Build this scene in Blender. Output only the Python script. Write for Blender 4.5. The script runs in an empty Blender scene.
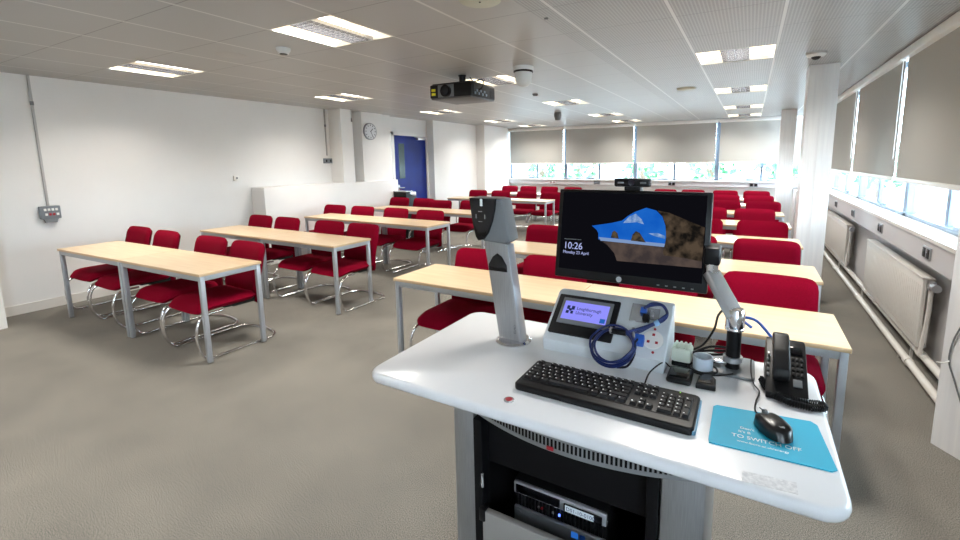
import bpy, bmesh, math, random
from mathutils import Vector, Matrix
random.seed(7)
S = bpy.context.scene
COL = S.collection
PI = math.pi
H = 2.51                      # ceiling height

# ---------------- camera, sky, exposure ----------------
cd = bpy.data.cameras.new('camera'); cam = bpy.data.objects.new('camera', cd); COL.objects.link(cam)
S.camera = cam
yaw, pit, rol = math.radians(-28.297), math.radians(7.98), math.radians(.5535)
_f = Vector((math.sin(yaw)*math.cos(pit), math.cos(yaw)*math.cos(pit), -math.sin(pit)))
_r = Vector((math.cos(yaw), -math.sin(yaw), 0)); _d = _f.cross(_r)
_c, _s = math.cos(rol), math.sin(rol)
rr = _c*_r + _s*_d; dd = -_s*_r + _c*_d
cam.matrix_world = Matrix(((rr.x, -dd.x, -_f.x, 0), (rr.y, -dd.y, -_f.y, 0), (rr.z, -dd.z, -_f.z, 1.57), (0, 0, 0, 1)))
cd.sensor_width = 36; cd.sensor_fit = 'HORIZONTAL'; cd.lens = 439.55/960*36
cd.shift_x = (480-512.7)/960; cd.shift_y = (222.1-270)/960; cd.clip_start = .02
W = bpy.data.worlds.new('sky'); S.world = W; W.use_nodes = True
bg = W.node_tree.nodes['Background']; bg.inputs[0].default_value = (.72, .86, 1, 1); bg.inputs[1].default_value = 23.0
S.view_settings.view_transform = 'Standard'; S.view_settings.look = 'None'; S.view_settings.gamma = 1
S.view_settings.use_curve_mapping = False; S.view_settings.exposure = 0.04
LAMP_W = 33.0; LAMP_COL = (1, .955, .885)

# ---------------- materials ----------------
def mat(name, col, rough=.5, metal=0, spec=.5, emit=None, es=1, noise=None, bump=None, coat=0, trans=0):
    m = bpy.data.materials.new(name); m.use_nodes = True; t = m.node_tree; p = t.nodes['Principled BSDF']
    p.inputs['Base Color'].default_value = (*col, 1); p.inputs['Roughness'].default_value = rough
    p.inputs['Metallic'].default_value = metal; p.inputs['Specular IOR Level'].default_value = spec
    p.inputs['Coat Weight'].default_value = coat
    if emit: p.inputs['Emission Color'].default_value = (*emit, 1); p.inputs['Emission Strength'].default_value = es
    if noise or bump: tc = t.nodes.new('ShaderNodeTexCoord')
    if noise:
        sc, col2, det = noise[:3]
        mp = t.nodes.new('ShaderNodeMapping'); t.links.new(tc.outputs['Object'], mp.inputs[0])
        if len(noise) > 3: mp.inputs['Scale'].default_value = noise[3]
        n = t.nodes.new('ShaderNodeTexNoise'); n.inputs['Scale'].default_value = sc; n.inputs['Detail'].default_value = det
        t.links.new(mp.outputs[0], n.inputs['Vector'])
        r = t.nodes.new('ShaderNodeValToRGB'); r.color_ramp.elements[0].position = .35; r.color_ramp.elements[1].position = .65
        r.color_ramp.elements[0].color = (*col, 1); r.color_ramp.elements[1].color = (*col2, 1)
        t.links.new(n.outputs['Fac'], r.inputs[0]); t.links.new(r.outputs[0], p.inputs['Base Color'])
    if bump:
        n2 = t.nodes.new('ShaderNodeTexNoise'); n2.inputs['Scale'].default_value = bump[0]; n2.inputs['Detail'].default_value = 3
        t.links.new(tc.outputs['Object'], n2.inputs['Vector'])
        b = t.nodes.new('ShaderNodeBump'); b.inputs['Strength'].default_value = bump[1]; b.inputs['Distance'].default_value = bump[2]
        t.links.new(n2.outputs['Fac'], b.inputs['Height']); t.links.new(b.outputs[0], p.inputs['Normal'])
    return m
M = {}
M['wall'] = mat('wall_paint', (.80, .79, .77), .6, noise=(1.2, (.76, .75, .73), 4), bump=(9, .25, .006))
M['trimw'] = mat('white_gloss_paint', (.80, .79, .76), .3)
M['cream'] = mat('cream_paint', (.68, .65, .60), .4)
M['column'] = mat('column_paint', (.80, .80, .80), .32, noise=(3, (.74, .74, .75), 2, (14, 14, .6)))
M['steelpaint'] = mat('trunking_grey_white', (.62, .61, .62), .35)
M['alu'] = mat('window_aluminium', (.20, .25, .33), .35, metal=.4)
M['vent'] = mat('vent_metal', (.30, .31, .32), .35, metal=.5)
M['rad'] = mat('radiator_enamel', (.72, .70, .66), .3)
M['pipe'] = mat('pipe_enamel', (.74, .72, .68), .22)
M['red'] = mat('red_wool', (.155, .001, .011), .95, spec=.06, noise=(260, (.215, .0015, .017), 2), bump=(420, .35, .002))
M['shell'] = mat('black_plastic', (.009, .009, .010), .45, spec=.3)
M['chrome'] = mat('chrome_tube', (.78, .78, .80), .12, metal=1)
M['tleg'] = mat('table_grey_metal', (.40, .42, .45), .38, metal=.35)
M['maple'] = mat('maple_laminate', (.66, .51, .33), .30, noise=(5, (.60, .45, .28), 5, (.6, 6, 6)))
M['mapleedge'] = mat('maple_edge_band', (.60, .43, .26), .4)
M['white'] = mat('white_laminate', (.80, .81, .83), .27, coat=.1, noise=(2, (.75, .76, .78), 2))
M['alum'] = mat('brushed_aluminium', (.45, .46, .48), .33, metal=.85, noise=(40, (.38, .39, .41), 2, (20, 20, .4)))
M['darkpanel'] = mat('rack_black', (.004, .004, .005), .6, spec=.15)
M['doorpanel'] = mat('rack_door_grey', (.33, .32, .31), .4, metal=.3)
M['blk'] = mat('black_satin', (.007, .007, .008), .40, spec=.25)
M['blkgloss'] = mat('black_gloss', (.006, .006, .008), .12)
M['key'] = mat('key_black', (.010, .010, .011), .45, spec=.3)
M['legend'] = mat('key_legend', (.75, .75, .75), .6)
M['grey'] = mat('mid_grey_plastic', (.17, .18, .19), .45)
M['silver'] = mat('silver_plastic', (.42, .43, .45), .35, metal=.5)
M['silverlight'] = mat('silver_bright', (.60, .61, .63), .25, metal=.6)
M['console'] = mat('console_white', (.66, .70, .73), .35)
M['teal'] = mat('teal_mat', (.005, .40, .62), .55)
M['inkwhite'] = mat('white_ink', (.85, .9, .9), .6)
M['bluecable'] = mat('navy_cable', (.008, .02, .12), .35)
M['blueplug'] = mat('blue_plug', (.02, .10, .45), .4)
M['greenwhite'] = mat('pale_plastic', (.62, .66, .55), .45)
M['paper'] = mat('paper', (.8, .8, .8), .7)
M['tape'] = mat('frosted_tape', (.55, .62, .70), .3)
M['bluedoor'] = mat('blue_door_paint', (.004, .015, .17), .35, spec=.3, noise=(2.5, (.005, .020, .22), 3))
M['outgrey'] = mat('door_edge_grey', (.4, .4, .4), .4)
M['doorglass'] = mat('door_glass', (.05, .08, .08), .15, spec=.3)
M['clockface'] = mat('clock_face', (.70, .71, .73), .4)
M['clockrim'] = mat('clock_rim', (.30, .31, .33), .35)
M['boxgrey'] = mat('switch_box_grey', (.17, .19, .21), .4)
M['redbtn'] = mat('red_button', (.35, .01, .02), .4)
M['yellow'] = mat('yellow_label', (.75, .70, .02), .5)
M['projbottom'] = mat('projector_underside', (.11, .11, .115), .45)
M['mouse'] = mat('mouse_black', (.008, .008, .009), .28)
M['lens'] = mat('lens_glass', (.01, .01, .02), .05)
M['connector'] = mat('connector_metal', (.25, .30, .38), .35, metal=.4)
M['dome'] = mat('dome_white', (.68, .70, .70), .3)
M['conduit'] = mat('conduit_grey', (.45, .44, .43), .5)
M['disc'] = mat('cover_disc', (.46, .45, .44), .5)
M['dkred'] = M['redbtn']
M['speaker'] = mat('speaker_grille', (.52, .53, .44), .6)
M['louvre'] = mat('louvre_metal', (.40, .40, .42), .25, metal=.9)
M['panel_em'] = mat('lamp_reflector', (.8, .75, .6), .5, emit=(1, .86, .62), es=1.9)
M['tube_em'] = mat('lamp_tube', (1, 1, 1), .5, emit=(1, .96, .88), es=4.5)
M['led'] = mat('blue_led', (0, 0, .1), .5, emit=(.1, .2, 1), es=3)
M['ledy'] = mat('green_led', (.1, .2, 0), .5, emit=(.4, .9, .1), es=1)
M['leaf'] = mat('tree_leaves', (.02, .10, .04), .6, noise=(2.2, (.09, .26, .10), 6))
M['bark'] = mat('bark', (.15, .10, .07), .8)
M['ground_out'] = mat('pale_paving', (.55, .56, .56), .8, noise=(1.5, (.5, .51, .5), 3))
def emis(name, col, s=1, noise=None):
    m = bpy.data.materials.new(name); m.use_nodes = True; t = m.node_tree; t.nodes.remove(t.nodes['Principled BSDF'])
    e = t.nodes.new('ShaderNodeEmission'); e.inputs[0].default_value = (*col, 1); e.inputs[1].default_value = s
    if noise:
        tc = t.nodes.new('ShaderNodeTexCoord'); n = t.nodes.new('ShaderNodeTexNoise'); n.inputs['Scale'].default_value = noise[0]; n.inputs['Detail'].default_value = 5
        r = t.nodes.new('ShaderNodeValToRGB'); r.color_ramp.elements[0].color = (*col, 1); r.color_ramp.elements[1].color = (*noise[1], 1)
        r.color_ramp.elements[0].position = .4; r.color_ramp.elements[1].position = .62
        t.links.new(tc.outputs['Object'], n.inputs['Vector']); t.links.new(n.outputs[0], r.inputs[0]); t.links.new(r.outputs[0], e.inputs[0])
    t.links.new(e.outputs[0], t.nodes['Material Output'].inputs[0]); return m
M['s_black'] = emis('screen_black', (.004, .004, .006))
M['s_sky'] = emis('screen_sky', (.006, .10, .50), 1, (14, (.012, .13, .55)))
M['s_cloud'] = emis('screen_cloud', (.10, .22, .50), 1, (60, (.30, .42, .66)))
M['s_sand'] = emis('screen_sand', (.045, .035, .035), 1, (20, (.09, .065, .055)))
M['s_rock'] = emis('screen_rock', (.008, .007, .006), 1, (26, (.085, .06, .04)))
M['s_rockd'] = emis('screen_small_rock', (.02, .02, .02), 1, (60, (.10, .07, .04)))
M['s_sea'] = emis('screen_sea', (.20, .30, .52))
M['s_text'] = emis('screen_text', (.45, .50, .85))
M['t_lilac'] = emis('touch_lilac', (.28, .28, .95), 1.0)
M['t_ink'] = emis('touch_ink', (.02, .03, .09))
M['t_blue'] = emis('touch_blue', (.02, .12, .45))
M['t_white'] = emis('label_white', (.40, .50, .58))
def mk_glass():
    m = bpy.data.materials.new('window_glass'); m.use_nodes = True; t = m.node_tree; t.nodes.remove(t.nodes['Principled BSDF'])
    a = t.nodes.new('ShaderNodeBsdfTransparent'); a.inputs[0].default_value = (.93, .97, .97, 1)
    g = t.nodes.new('ShaderNodeBsdfGlossy'); g.inputs['Roughness'].default_value = .02
    fr = t.nodes.new('ShaderNodeFresnel'); fr.inputs[0].default_value = 1.45
    x = t.nodes.new('ShaderNodeMixShader'); fm = t.nodes.new('ShaderNodeMath'); fm.operation = 'MINIMUM'; fm.inputs[1].default_value = .35; t.links.new(fr.outputs[0], fm.inputs[0]); t.links.new(fm.outputs[0], x.inputs[0]); t.links.new(a.outputs[0], x.inputs[1]); t.links.new(g.outputs[0], x.inputs[2])
    t.links.new(x.outputs[0], t.nodes['Material Output'].inputs[0]); return m
M['glass'] = mk_glass()
def mk_blind():
    m = mat('blind_fabric', (.46, .455, .43), .8, spec=.2, bump=(300, .1, .001)); t = m.node_tree; p = t.nodes['Principled BSDF']
    tr = t.nodes.new('ShaderNodeBsdfTranslucent'); tr.inputs[0].default_value = (.36, .33, .28, 1)
    x = t.nodes.new('ShaderNodeMixShader'); x.inputs[0].default_value = .085
    t.links.new(p.outputs[0], x.inputs[1]); t.links.new(tr.outputs[0], x.inputs[2]); t.links.new(x.outputs[0], t.nodes['Material Output'].inputs[0]); return m
M['blind'] = mk_blind()
def mk_carpet():
    m = mat('carpet', (.1, .1, .1), .95, spec=.1); t = m.node_tree; p = t.nodes['Principled BSDF']
    tc = t.nodes.new('ShaderNodeTexCoord')
    n = t.nodes.new('ShaderNodeTexNoise'); n.inputs['Scale'].default_value = 230; n.inputs['Detail'].default_value = 8; n.inputs['Roughness'].default_value = .8
    n1 = t.nodes.new('ShaderNodeTexNoise'); n1.inputs['Scale'].default_value = 2.2; n1.inputs['Detail'].default_value = 6
    r = t.nodes.new('ShaderNodeValToRGB'); r.color_ramp.elements[0].position = .42; r.color_ramp.elements[1].position = .59
    r.color_ramp.elements[0].color = (.045, .053, .050, 1); r.color_ramp.elements[1].color = (.345, .315, .275, 1)
    r2 = t.nodes.new('ShaderNodeValToRGB'); r2.color_ramp.elements[0].position = .3; r2.color_ramp.elements[1].position = .7
    r2.color_ramp.elements[0].color = (.86, .86, .86, 1); r2.color_ramp.elements[1].color = (1.1, 1.09, 1.07, 1)
    mx = t.nodes.new('ShaderNodeMix'); mx.data_type = 'RGBA'; mx.blend_type = 'MULTIPLY'; mx.inputs[0].default_value = 1
    t.links.new(tc.outputs['Object'], n.inputs['Vector']); t.links.new(tc.outputs['Object'], n1.inputs['Vector'])
    t.links.new(n.outputs[0], r.inputs[0]); t.links.new(n1.outputs[0], r2.inputs[0])
    t.links.new(r.outputs[0], mx.inputs[6]); t.links.new(r2.outputs[0], mx.inputs[7]); t.links.new(mx.outputs[2], p.inputs['Base Color'])
    b = t.nodes.new('ShaderNodeBump'); b.inputs['Strength'].default_value = .15; b.inputs['Distance'].default_value = .002
    t.links.new(n.outputs[0], b.inputs['Height']); t.links.new(b.outputs[0], p.inputs['Normal']); return m
M['carpet'] = mk_carpet()
GX, GY, PX, PY = .14, 3.25, .645, .585
def mk_ceiling():
    m = mat('ceiling_tile', (.6, .6, .58), .38, spec=.5); t = m.node_tree; p = t.nodes['Principled BSDF']
    tc = t.nodes.new('ShaderNodeTexCoord'); sp = t.nodes.new('ShaderNodeSeparateXYZ'); t.links.new(tc.outputs['Object'], sp.inputs[0])
    def mth(op, a, b=None):
        n = t.nodes.new('ShaderNodeMath'); n.operation = op
        for i, v in enumerate((a, b)):
            if v is None: continue
            if isinstance(v, (int, float)): n.inputs[i].default_value = v
            else: t.links.new(v, n.inputs[i])
        return n.outputs[0]
    def near(axis, off, per, half):   # 1 inside a line of half width 'half'
        s = mth('ADD', mth('SUBTRACT', axis, off), per*60.5)
        f = mth('ABSOLUTE', mth('SUBTRACT', mth('MODULO', s, per), per*.5))
        return mth('LESS_THAN', f, half)
    X, Yc = sp.outputs[0], sp.outputs[1]
    bar = near(X, GX, PX, .010); gap = near(Yc, GY, PY, .0035)
    dots = mth('MULTIPLY', near(X, 0, .0215, .0062), near(Yc, 0, .0195, .0075))
    rib = near(X, 0, .0215, .0062)
    def mix(fac, a, b):
        n = t.nodes.new('ShaderNodeMix'); n.data_type = 'RGBA'; t.links.new(fac, n.inputs[0])
        for i, v in ((6, a), (7, b)):
            if isinstance(v, tuple): n.inputs[i].default_value = (*v, 1)
            else: t.links.new(v, n.inputs[i])
        return n.outputs[2]
    base = mix(dots, (.40, .40, .395), (.26, .26, .26))
    base = mix(gap, base, (.20, .20, .20)); base = mix(bar, base, (.62, .62, .60))
    t.links.new(base, p.inputs['Base Color']); return m
M['ceiling'] = mk_ceiling()

# ---------------- mesh helpers ----------------
class B:
    def __init__(s): s.bm = bmesh.new()
    def _add(s, tmp, mx=None):
        if mx is not None: bmesh.ops.transform(tmp, matrix=mx, verts=tmp.verts[:])
        me = bpy.data.meshes.new('t'); tmp.to_mesh(me); tmp.free(); s.bm.from_mesh(me); bpy.data.meshes.remove(me); return s
    def box(s, x0, y0, z0, x1, y1, z1, bev=0, seg=2, mx=None):
        t = bmesh.new(); bmesh.ops.create_cube(t, size=1)
        sx, sy, sz = abs(x1-x0), abs(y1-y0), abs(z1-z0)
        bmesh.ops.transform(t, matrix=Matrix.Translation(((x0+x1)/2, (y0+y1)/2, (z0+z1)/2)) @ Matrix.Diagonal((sx, sy, sz, 1)), verts=t.verts[:])
        if bev: bmesh.ops.bevel(t, geom=t.edges[:], offset=min(bev, .49*min(sx, sy, sz)), segments=seg, affect='EDGES', profile=.5)
        return s._add(t, mx)
    def cyl(s, p0, p1, r, r2=None, n=20, cap=True):
        p0, p1 = Vector(p0), Vector(p1); d = p1-p0
        t = bmesh.new(); bmesh.ops.create_cone(t, cap_ends=cap, segments=n, radius1=r, radius2=r if r2 is None else r2, depth=d.length)
        q = Vector((0, 0, 1)).rotation_difference(d.normalized()).to_matrix().to_4x4()
        return s._add(t, Matrix.Translation((p0+p1)/2) @ q)
    def lathe(s, prof, c=(0, 0, 0), n=24):       # prof (r,z) along z
        bm = s.bm; rings = []
        for r, z in prof:
            rings.append([bm.verts.new((c[0]+r*math.cos(a*2*PI/n), c[1]+r*math.sin(a*2*PI/n), c[2]+z)) for a in range(n)])
        for i in range(len(rings)-1):
            for a in range(n):
                b = (a+1) % n; bm.faces.new((rings[i][a], rings[i][b], rings[i+1][b], rings[i+1][a]))
        for rg in (rings[0], rings[-1]):
            try: bm.faces.new(rg)
            except Exception: pass
        return s
    def tube(s, pts, r, n=8, sub=5, closed=False):
        P = [Vector(p) for p in pts]; out = []
        if sub > 1:
            L = len(P)
            for i in range(L if closed else L-1):
                if closed: a, b, c, d = P[(i-1) % L], P[i], P[(i+1) % L], P[(i+2) % L]
                else: a, b, c, d = P[max(i-1, 0)], P[i], P[i+1], P[min(i+2, L-1)]
                for k in range(sub):
                    u = k/sub
                    out.append(.5*((2*b)+(c-a)*u+(2*a-5*b+4*c-d)*u*u+(3*b-a-3*c+d)*u**3))
            if not closed: out.append(P[-1])
        else: out = P
        bm = s.bm; rings = []; N = len(out); up = None
        for i in range(N):
            if closed: tg = out[(i+1) % N]-out[i-1]
            else: tg = out[min(i+1, N-1)]-out[max(i-1, 0)]
            if tg.length < 1e-9: tg = Vector((0, 0, 1))
            tg.normalize()
            if up is None: up = tg.orthogonal().normalized()
            else:
                up = up-tg*up.dot(tg)
                up = up.normalized() if up.length > 1e-6 else tg.orthogonal().normalized()
            w = tg.cross(up)
            rings.append([bm.verts.new(out[i]+r*(math.cos(a*2*PI/n)*up+math.sin(a*2*PI/n)*w)) for a in range(n)])
        for i in range(N if closed else N-1):
            A, C = rings[i], rings[(i+1) % N]
            for a in range(n):
                b = (a+1) % n; bm.faces.new((A[a], A[b], C[b], C[a]))
        if not closed: bm.faces.new(rings[0][::-1]); bm.faces.new(rings[-1])
        return s
    def prism(s, poly, a, b, axis='y', bev=0, seg=2, mx=None):
        """extrude a 2D polygon between a and b along axis. y: poly=(x,z); x: poly=(y,z); z: poly=(x,y)"""
        t = bmesh.new()
        f = {'y': lambda p, q: (p[0], q, p[1]), 'x': lambda p, q: (q, p[0], p[1]), 'z': lambda p, q: (p[0], p[1], q)}[axis]
        A = [t.verts.new(f(p, a)) for p in poly]; C = [t.verts.new(f(p, b)) for p in poly]; n = len(poly)
        f1 = t.faces.new(A); f2 = t.faces.new(C)
        for i in range(n): t.faces.new((A[i], A[(i+1) % n], C[(i+1) % n], C[i]))
        bmesh.ops.recalc_face_normals(t, faces=t.faces[:])
        if bev: bmesh.ops.bevel(t, geom=list(set(f1.edges[:]+f2.edges[:])), offset=bev, segments=seg, affect='EDGES', profile=.5)
        return s._add(t, mx)
    def pad(s, w, h, th, rc=.05, n=12, fn=None, pw=6):
        """cushion in the x-z plane, thickness along y; fn warps (x,y,z)"""
        bm = s.bm; g = {}
        def m2(u, v):      # square to rounded rectangle
            x, z = u*w/2, v*h/2
            ax, az = w/2-rc, h/2-rc
            if abs(x) > ax and abs(z) > az:
                dx, dz = abs(x)-ax, abs(z)-az; m = max(dx, dz); l = math.hypot(dx, dz)
                if l > 0: dx, dz = dx*m/l, dz*m/l
                x = math.copysign(ax+dx, x); z = math.copysign(az+dz, z)
            return x, z
        us = [math.sin((i/n*2-1)*PI/2)*.35+(i/n*2-1)*.65 for i in range(n+1)]
        for sd in (-1, 1):
            for i, u in enumerate(us):
                for j, v in enumerate(us):
                    e = i in (0, n) or j in (0, n)
                    if e and sd == 1: g[(1, i, j)] = g[(-1, i, j)]; continue
                    x, z = m2(u, v); q = max(abs(u), abs(v)); y = sd*th/2*max(0, 1-q**pw)**.5
                    p = (x, y, z); p = fn(*p) if fn else p
                    g[(sd, i, j)] = bm.verts.new(p)
        for sd in (-1, 1):
            for i in range(n):
                for j in range(n):
                    q = [g[(sd, i, j)], g[(sd, i+1, j)], g[(sd, i+1, j+1)], g[(sd, i, j+1)]]
                    if sd == 1: q = q[::-1]
                    bm.faces.new(q)
        return s
    def quad(s, *p):
        s.bm.faces.new([s.bm.verts.new(q) for q in p]); return s
    def build(s, name, m, parent=None, at=None, local=False, smooth=True, recalc=True, ang=38):
        bm = s.bm
        if recalc: bmesh.ops.recalc_face_normals(bm, faces=bm.faces[:])
        off = Vector((0, 0, 0))
        if not local:
            if at is not None: off = Vector(at)
            if parent is not None: off = off+wloc(parent)
        if off.length: bmesh.ops.translate(bm, vec=-off, verts=bm.verts[:])
        if smooth:
            for f in bm.faces: f.smooth = True
            for e in bm.edges:
                if len(e.link_faces) == 2 and e.calc_face_angle(0) > math.radians(ang): e.smooth = False
        me = bpy.data.meshes.new(name); bm.to_mesh(me); bm.free(); me.materials.append(m)
        o = bpy.data.objects.new(name, me); COL.objects.link(o)
        if parent is not None: o.parent = parent
        if at is not None: o.location = Vector(at) if parent is None else o.location
        return o
def wloc(o):
    v = Vector((0, 0, 0))
    while o is not None: v = v+o.location; o = o.parent
    return v
def tag(o, label, cat, group=None, kind=None):
    o['label'] = label; o['category'] = cat
    if group: o['group'] = group
    if kind: o['kind'] = kind
    return o
def thing(name, label, cat, loc=(0, 0, 0), group=None, rot=None):
    o = bpy.data.objects.new(name, None); COL.objects.link(o); o.location = loc; o.empty_display_size = .1
    if rot: o.rotation_euler = rot
    return tag(o, label, cat, group)
def struct(o, parent=None):
    if o.parent is None: o['kind'] = 'structure'
    return o
def copy_tree(o, parent=None):
    c = o.copy(); COL.objects.link(c)
    if parent is not None: c.parent = parent
    for ch in [k for k in ALLCH.get(o.name, [])]: copy_tree(ch, c)
    return c
ALLCH = {}
def index_children():
    ALLCH.clear()
    for o in bpy.data.objects:
        if o.parent is not None: ALLCH.setdefault(o.parent.name, []).append(o)
def text(body, size, name, m, parent, mx, ext=.0002, align='LEFT', sx=1):
    cu = bpy.data.curves.new('txt', 'FONT'); cu.body = body; cu.size = size; cu.align_x = align; cu.extrude = ext
    o = bpy.data.objects.new('txt', cu); COL.objects.link(o); bpy.context.view_layer.update()
    me = bpy.data.meshes.new_from_object(o.evaluated_get(bpy.context.evaluated_depsgraph_get())); bpy.data.objects.remove(o); bpy.data.curves.remove(cu)
    me.transform(mx @ Matrix.Diagonal((sx, 1, 1, 1))); me.name = name; me.materials.clear(); me.materials.append(m)
    r = bpy.data.objects.new(name, me); COL.objects.link(r); r.parent = parent; return r
UPX = Matrix.Rotation(PI/2, 4, 'X')      # text upright, facing -y
T3 = Matrix.Translation

# ================= ROOM SHELL =================
XL, XR, Y0, Y1 = -6.77, 1.26, -1.8, 11.95
struct(B().box(XL-.3, Y0-.3, -.12, XR+.2, Y1+.2, 0).build('floor', M['carpet'], smooth=False))
# ceiling laid out cell by cell, leaving the fitting openings free
xs = [XL-.02]+[GX+PX*k for k in range(-11, 2) if XL < GX+PX*k < 1.3]+[1.3]
ys = [Y0]+[GY+PY*k for k in range(-9, 16) if Y0 < GY+PY*k < Y1]+[Y1+.1]
LCOL = [(-5.665, 'left'), (-3.085, 'middle'), (-.505, 'window side')]
LROW = [2.08, 4.42, 6.76, 9.10, 11.35]
LROW = [GY+PY*k for k in (-6, -2, 2, 6, 10, 13)]
holes = set()
for lx, _ in LCOL:
    for ly in LROW: holes.add((round(lx, 2), round(ly, 2)))
b = B()
for i in range(len(xs)-1):
    for j in range(len(ys)-1):
        if (round(xs[i], 2), round(ys[j], 2)) in holes: continue
        b.quad((xs[i], ys[j], H), (xs[i], ys[j+1], H), (xs[i+1], ys[j+1], H), (xs[i+1], ys[j], H))
bmesh.ops.remove_doubles(b.bm, verts=b.bm.verts[:], dist=1e-4)
struct(b.build('ceiling', M['ceiling'], smooth=False, recalc=False))
struct(B().box(XL-.3, Y0-.3, H+.14, XR+.3, Y1+.3, H+.3).build('ceiling_slab', M['cream'], smooth=False))
# left wall with its ledge, pilasters and door recess
b = B()
b.box(XL-.15, Y0, 0, XL, 7.11, H+.14)
b.box(XL-.15, 7.11, 2.17, XL+.02, 8.30, H+.14)
b.box(XL-.15, 8.30, 0, -6.545, 10.12, H+.14)
b.box(XL-.15, 10.12, 0, -6.28, Y1-.55, H+.14)
b.box(XL-.15, Y1-.55, 0, -6.50, Y1+.1, H+.14)
struct(b.build('wall_left', M['wall'], smooth=False))
struct(B().box(XL, 4.07, 0, -6.45, 6.96, 1.2, .01).build('wall_left_ledge', M['wall'], smooth=False))
struct(B().box(XL, 5.58, 1.2, -6.45, 5.84, H).build('wall_left_pilaster', M['wall'], smooth=False))
struct(B().box(XL, 6.13, 1.2, -6.53, 6.68, H).build('wall_left_pier', M['wall'], smooth=False))
struct(B().box(XL, 6.68, 1.2, -6.60, 6.96, H).build('wall_left_return', M['wall'], smooth=False))
struct(B().box(XL, 1.02, 0, -6.29, 1.28, H).build('wall_left_front_pier', M['wall'], smooth=False))
struct(B().box(XL, 1.28, 0, XL+.018, 4.07, .10).build('baseboard_left', M['cream'], smooth=False))
struct(B().box(XL-.15, Y0-.15, 0, XR+.2, Y0, H+.14).build('wall_front', M['wall'], smooth=False))
# right wall below the windows, window sill trunking
struct(B().box(XR, Y0, 0, XR+.16, Y1, 1.02).build('wall_right', M['steelpaint'], smooth=False))
struct(B().box(XL, Y1, 0, XR+.16, Y1+.16, 1.02).build('wall_back', M['trimw'], smooth=False))
struct(B().box(XR-.02, Y0, H-.03, XR+.16, Y1, H+.14).build('wall_right_head', M['trimw'], smooth=False))
struct(B().box(XL, Y1, H-.05, XR+.16, Y1+.16, H+.14).build('wall_back_head', M['trimw'], smooth=False))
struct(B().box(1.085, 3.06, 1.0, XR+.10, Y1, 1.03, .004).build('trim_1', M['trimw'], smooth=False))
struct(B().box(1.10, 3.06, .83, XR, Y1-.10, 1.0, .004).build('trim_2', M['steelpaint'], smooth=False))
struct(B().box(-6.50, Y1-.13, 1.0, 1.085, Y1+.10, 1.03, .004).build('trim_3', M['trimw'], smooth=False))
struct(B().box(-6.50, Y1-.10, .88, 1.10, Y1, 1.0, .004).build('trim_4', M['steelpaint'], smooth=False))
struct(B().box(1.085, Y0, 1.0, XR+.10, 2.94, 1.03, .004).build('trim_5', M['trimw'], smooth=False))
struct(B().prism([(XR, 3.06), (.965, 3.06), (1.05, 2.94), (XR, 2.94)], 0, H, 'z').build('wall_right_pier', M['column'], smooth=False))
b = B().box(.475, 5.58, 0, .735, 5.84, H, .004); b.box(.598, 5.572, 0, .612, 5.58, H)
struct(b.build('column', M['column'], smooth=False))
b = B().box(.485, 10.38, 0, .745, 10.64, H, .004); b.box(.598, 10.372, 0, .612, 10.38, H)
struct(b.build('column_rear', M['column'], smooth=False))
# windows: aluminium frames, glass panes
wn = 0
def window(horizontal, a, c, pos, sub):
    """one bay from a to c; pos is the plane"""
    global wn; wn += 1
    f = B()
    def bx(u0, u1, z0, z1, d0=-.03, d1=.05):
        if horizontal: f.box(u0, pos+d0, z0, u1, pos+d1, z1, .004)
        else: f.box(pos+d0, u0, z0, pos+d1, u1, z1, .004)
    bx(a, a+.05, 1.03, H-.03); bx(c-.05, c, 1.03, H-.03); bx(a, c, 1.03, 1.06); bx(a, c, H-.09, H-.03)
    for s_ in sub: bx(s_-.03, s_+.03, 1.06, H-.09, -.01, .03)
    w = struct(f.build('window_%d' % wn, M['alu'], smooth=False)); 
    g = B()
    if horizontal: g.box(a+.05, pos+.012, 1.06, c-.05, pos+.018, H-.09)
    else: g.box(pos+.012, a+.05, 1.06, pos+.018, c-.05, H-.09)
    g.build('glass', M['glass'], w, smooth=False)
    # casement stay at the bottom of the opening light
    st = B(); u = (a+sub[0])/2+.25
    if horizontal: st.box(u-.09, pos-.03, 1.06, u+.09, pos-.005, 1.085, .004)
    else: st.box(pos-.03, u-.09, 1.06, pos-.005, u+.09, 1.085, .004)
    st.build('window_stay', M['alu'], w)
    return w
MR = [-.75, 1.25, 3.25, 5.25, 7.25, 9.25, 11.25]
for i in range(6): window(False, MR[i], MR[i+1], 1.30, [MR[i]+1.08])
MBk = [-6.5, -4.69, -2.71, -.73, 1.2]
for i in range(4): window(True, MBk[i], MBk[i+1], 12.0, [(MBk[i]+MBk[i+1])/2])

# ---------------- roller blinds ----------------
def blind(horizontal, a, c, pos, zb, label, group):
    mid = (a+c)/2
    t = thing('roller_blind', label, 'blind', (mid, pos, zb) if horizontal else (pos, mid, zb), group)
    f, bar, cs, ch = B(), B(), B(), B()
    def bx(B_, u0, u1, d0, d1, z0, z1, bev=0):
        if horizontal: B_.box(u0, pos+d0, z0, u1, pos+d1, z1, bev)
        else: B_.box(pos+d0, u0, z0, pos+d1, u1, z1, bev)
    bx(f, a+.045, c-.045, 0, .004, zb+.02, H-.07)
    bx(bar, a+.045, c-.045, -.008, .012, zb-.015, zb+.022, .005)
    bx(cs, a+.01, c-.01, -.05, .035, H-.085, H-.006, .012)
    f.build('blind_fabric', M['blind'], t, smooth=False); bar.build('bottom_bar', M['trimw'], t); cs.build('cassette', M['trimw'], t)
    u = c-.03 if horizontal else a+.03
    p = [(u, pos-.02, H-.08), (u, pos-.02, 1.55)] if horizontal else [(pos-.02, u, H-.08), (pos-.02, u, 1.55)]
    ch.cyl(p[0], p[1], .003, n=6); ch.build('pull_chain', M['trimw'], t)
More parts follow.
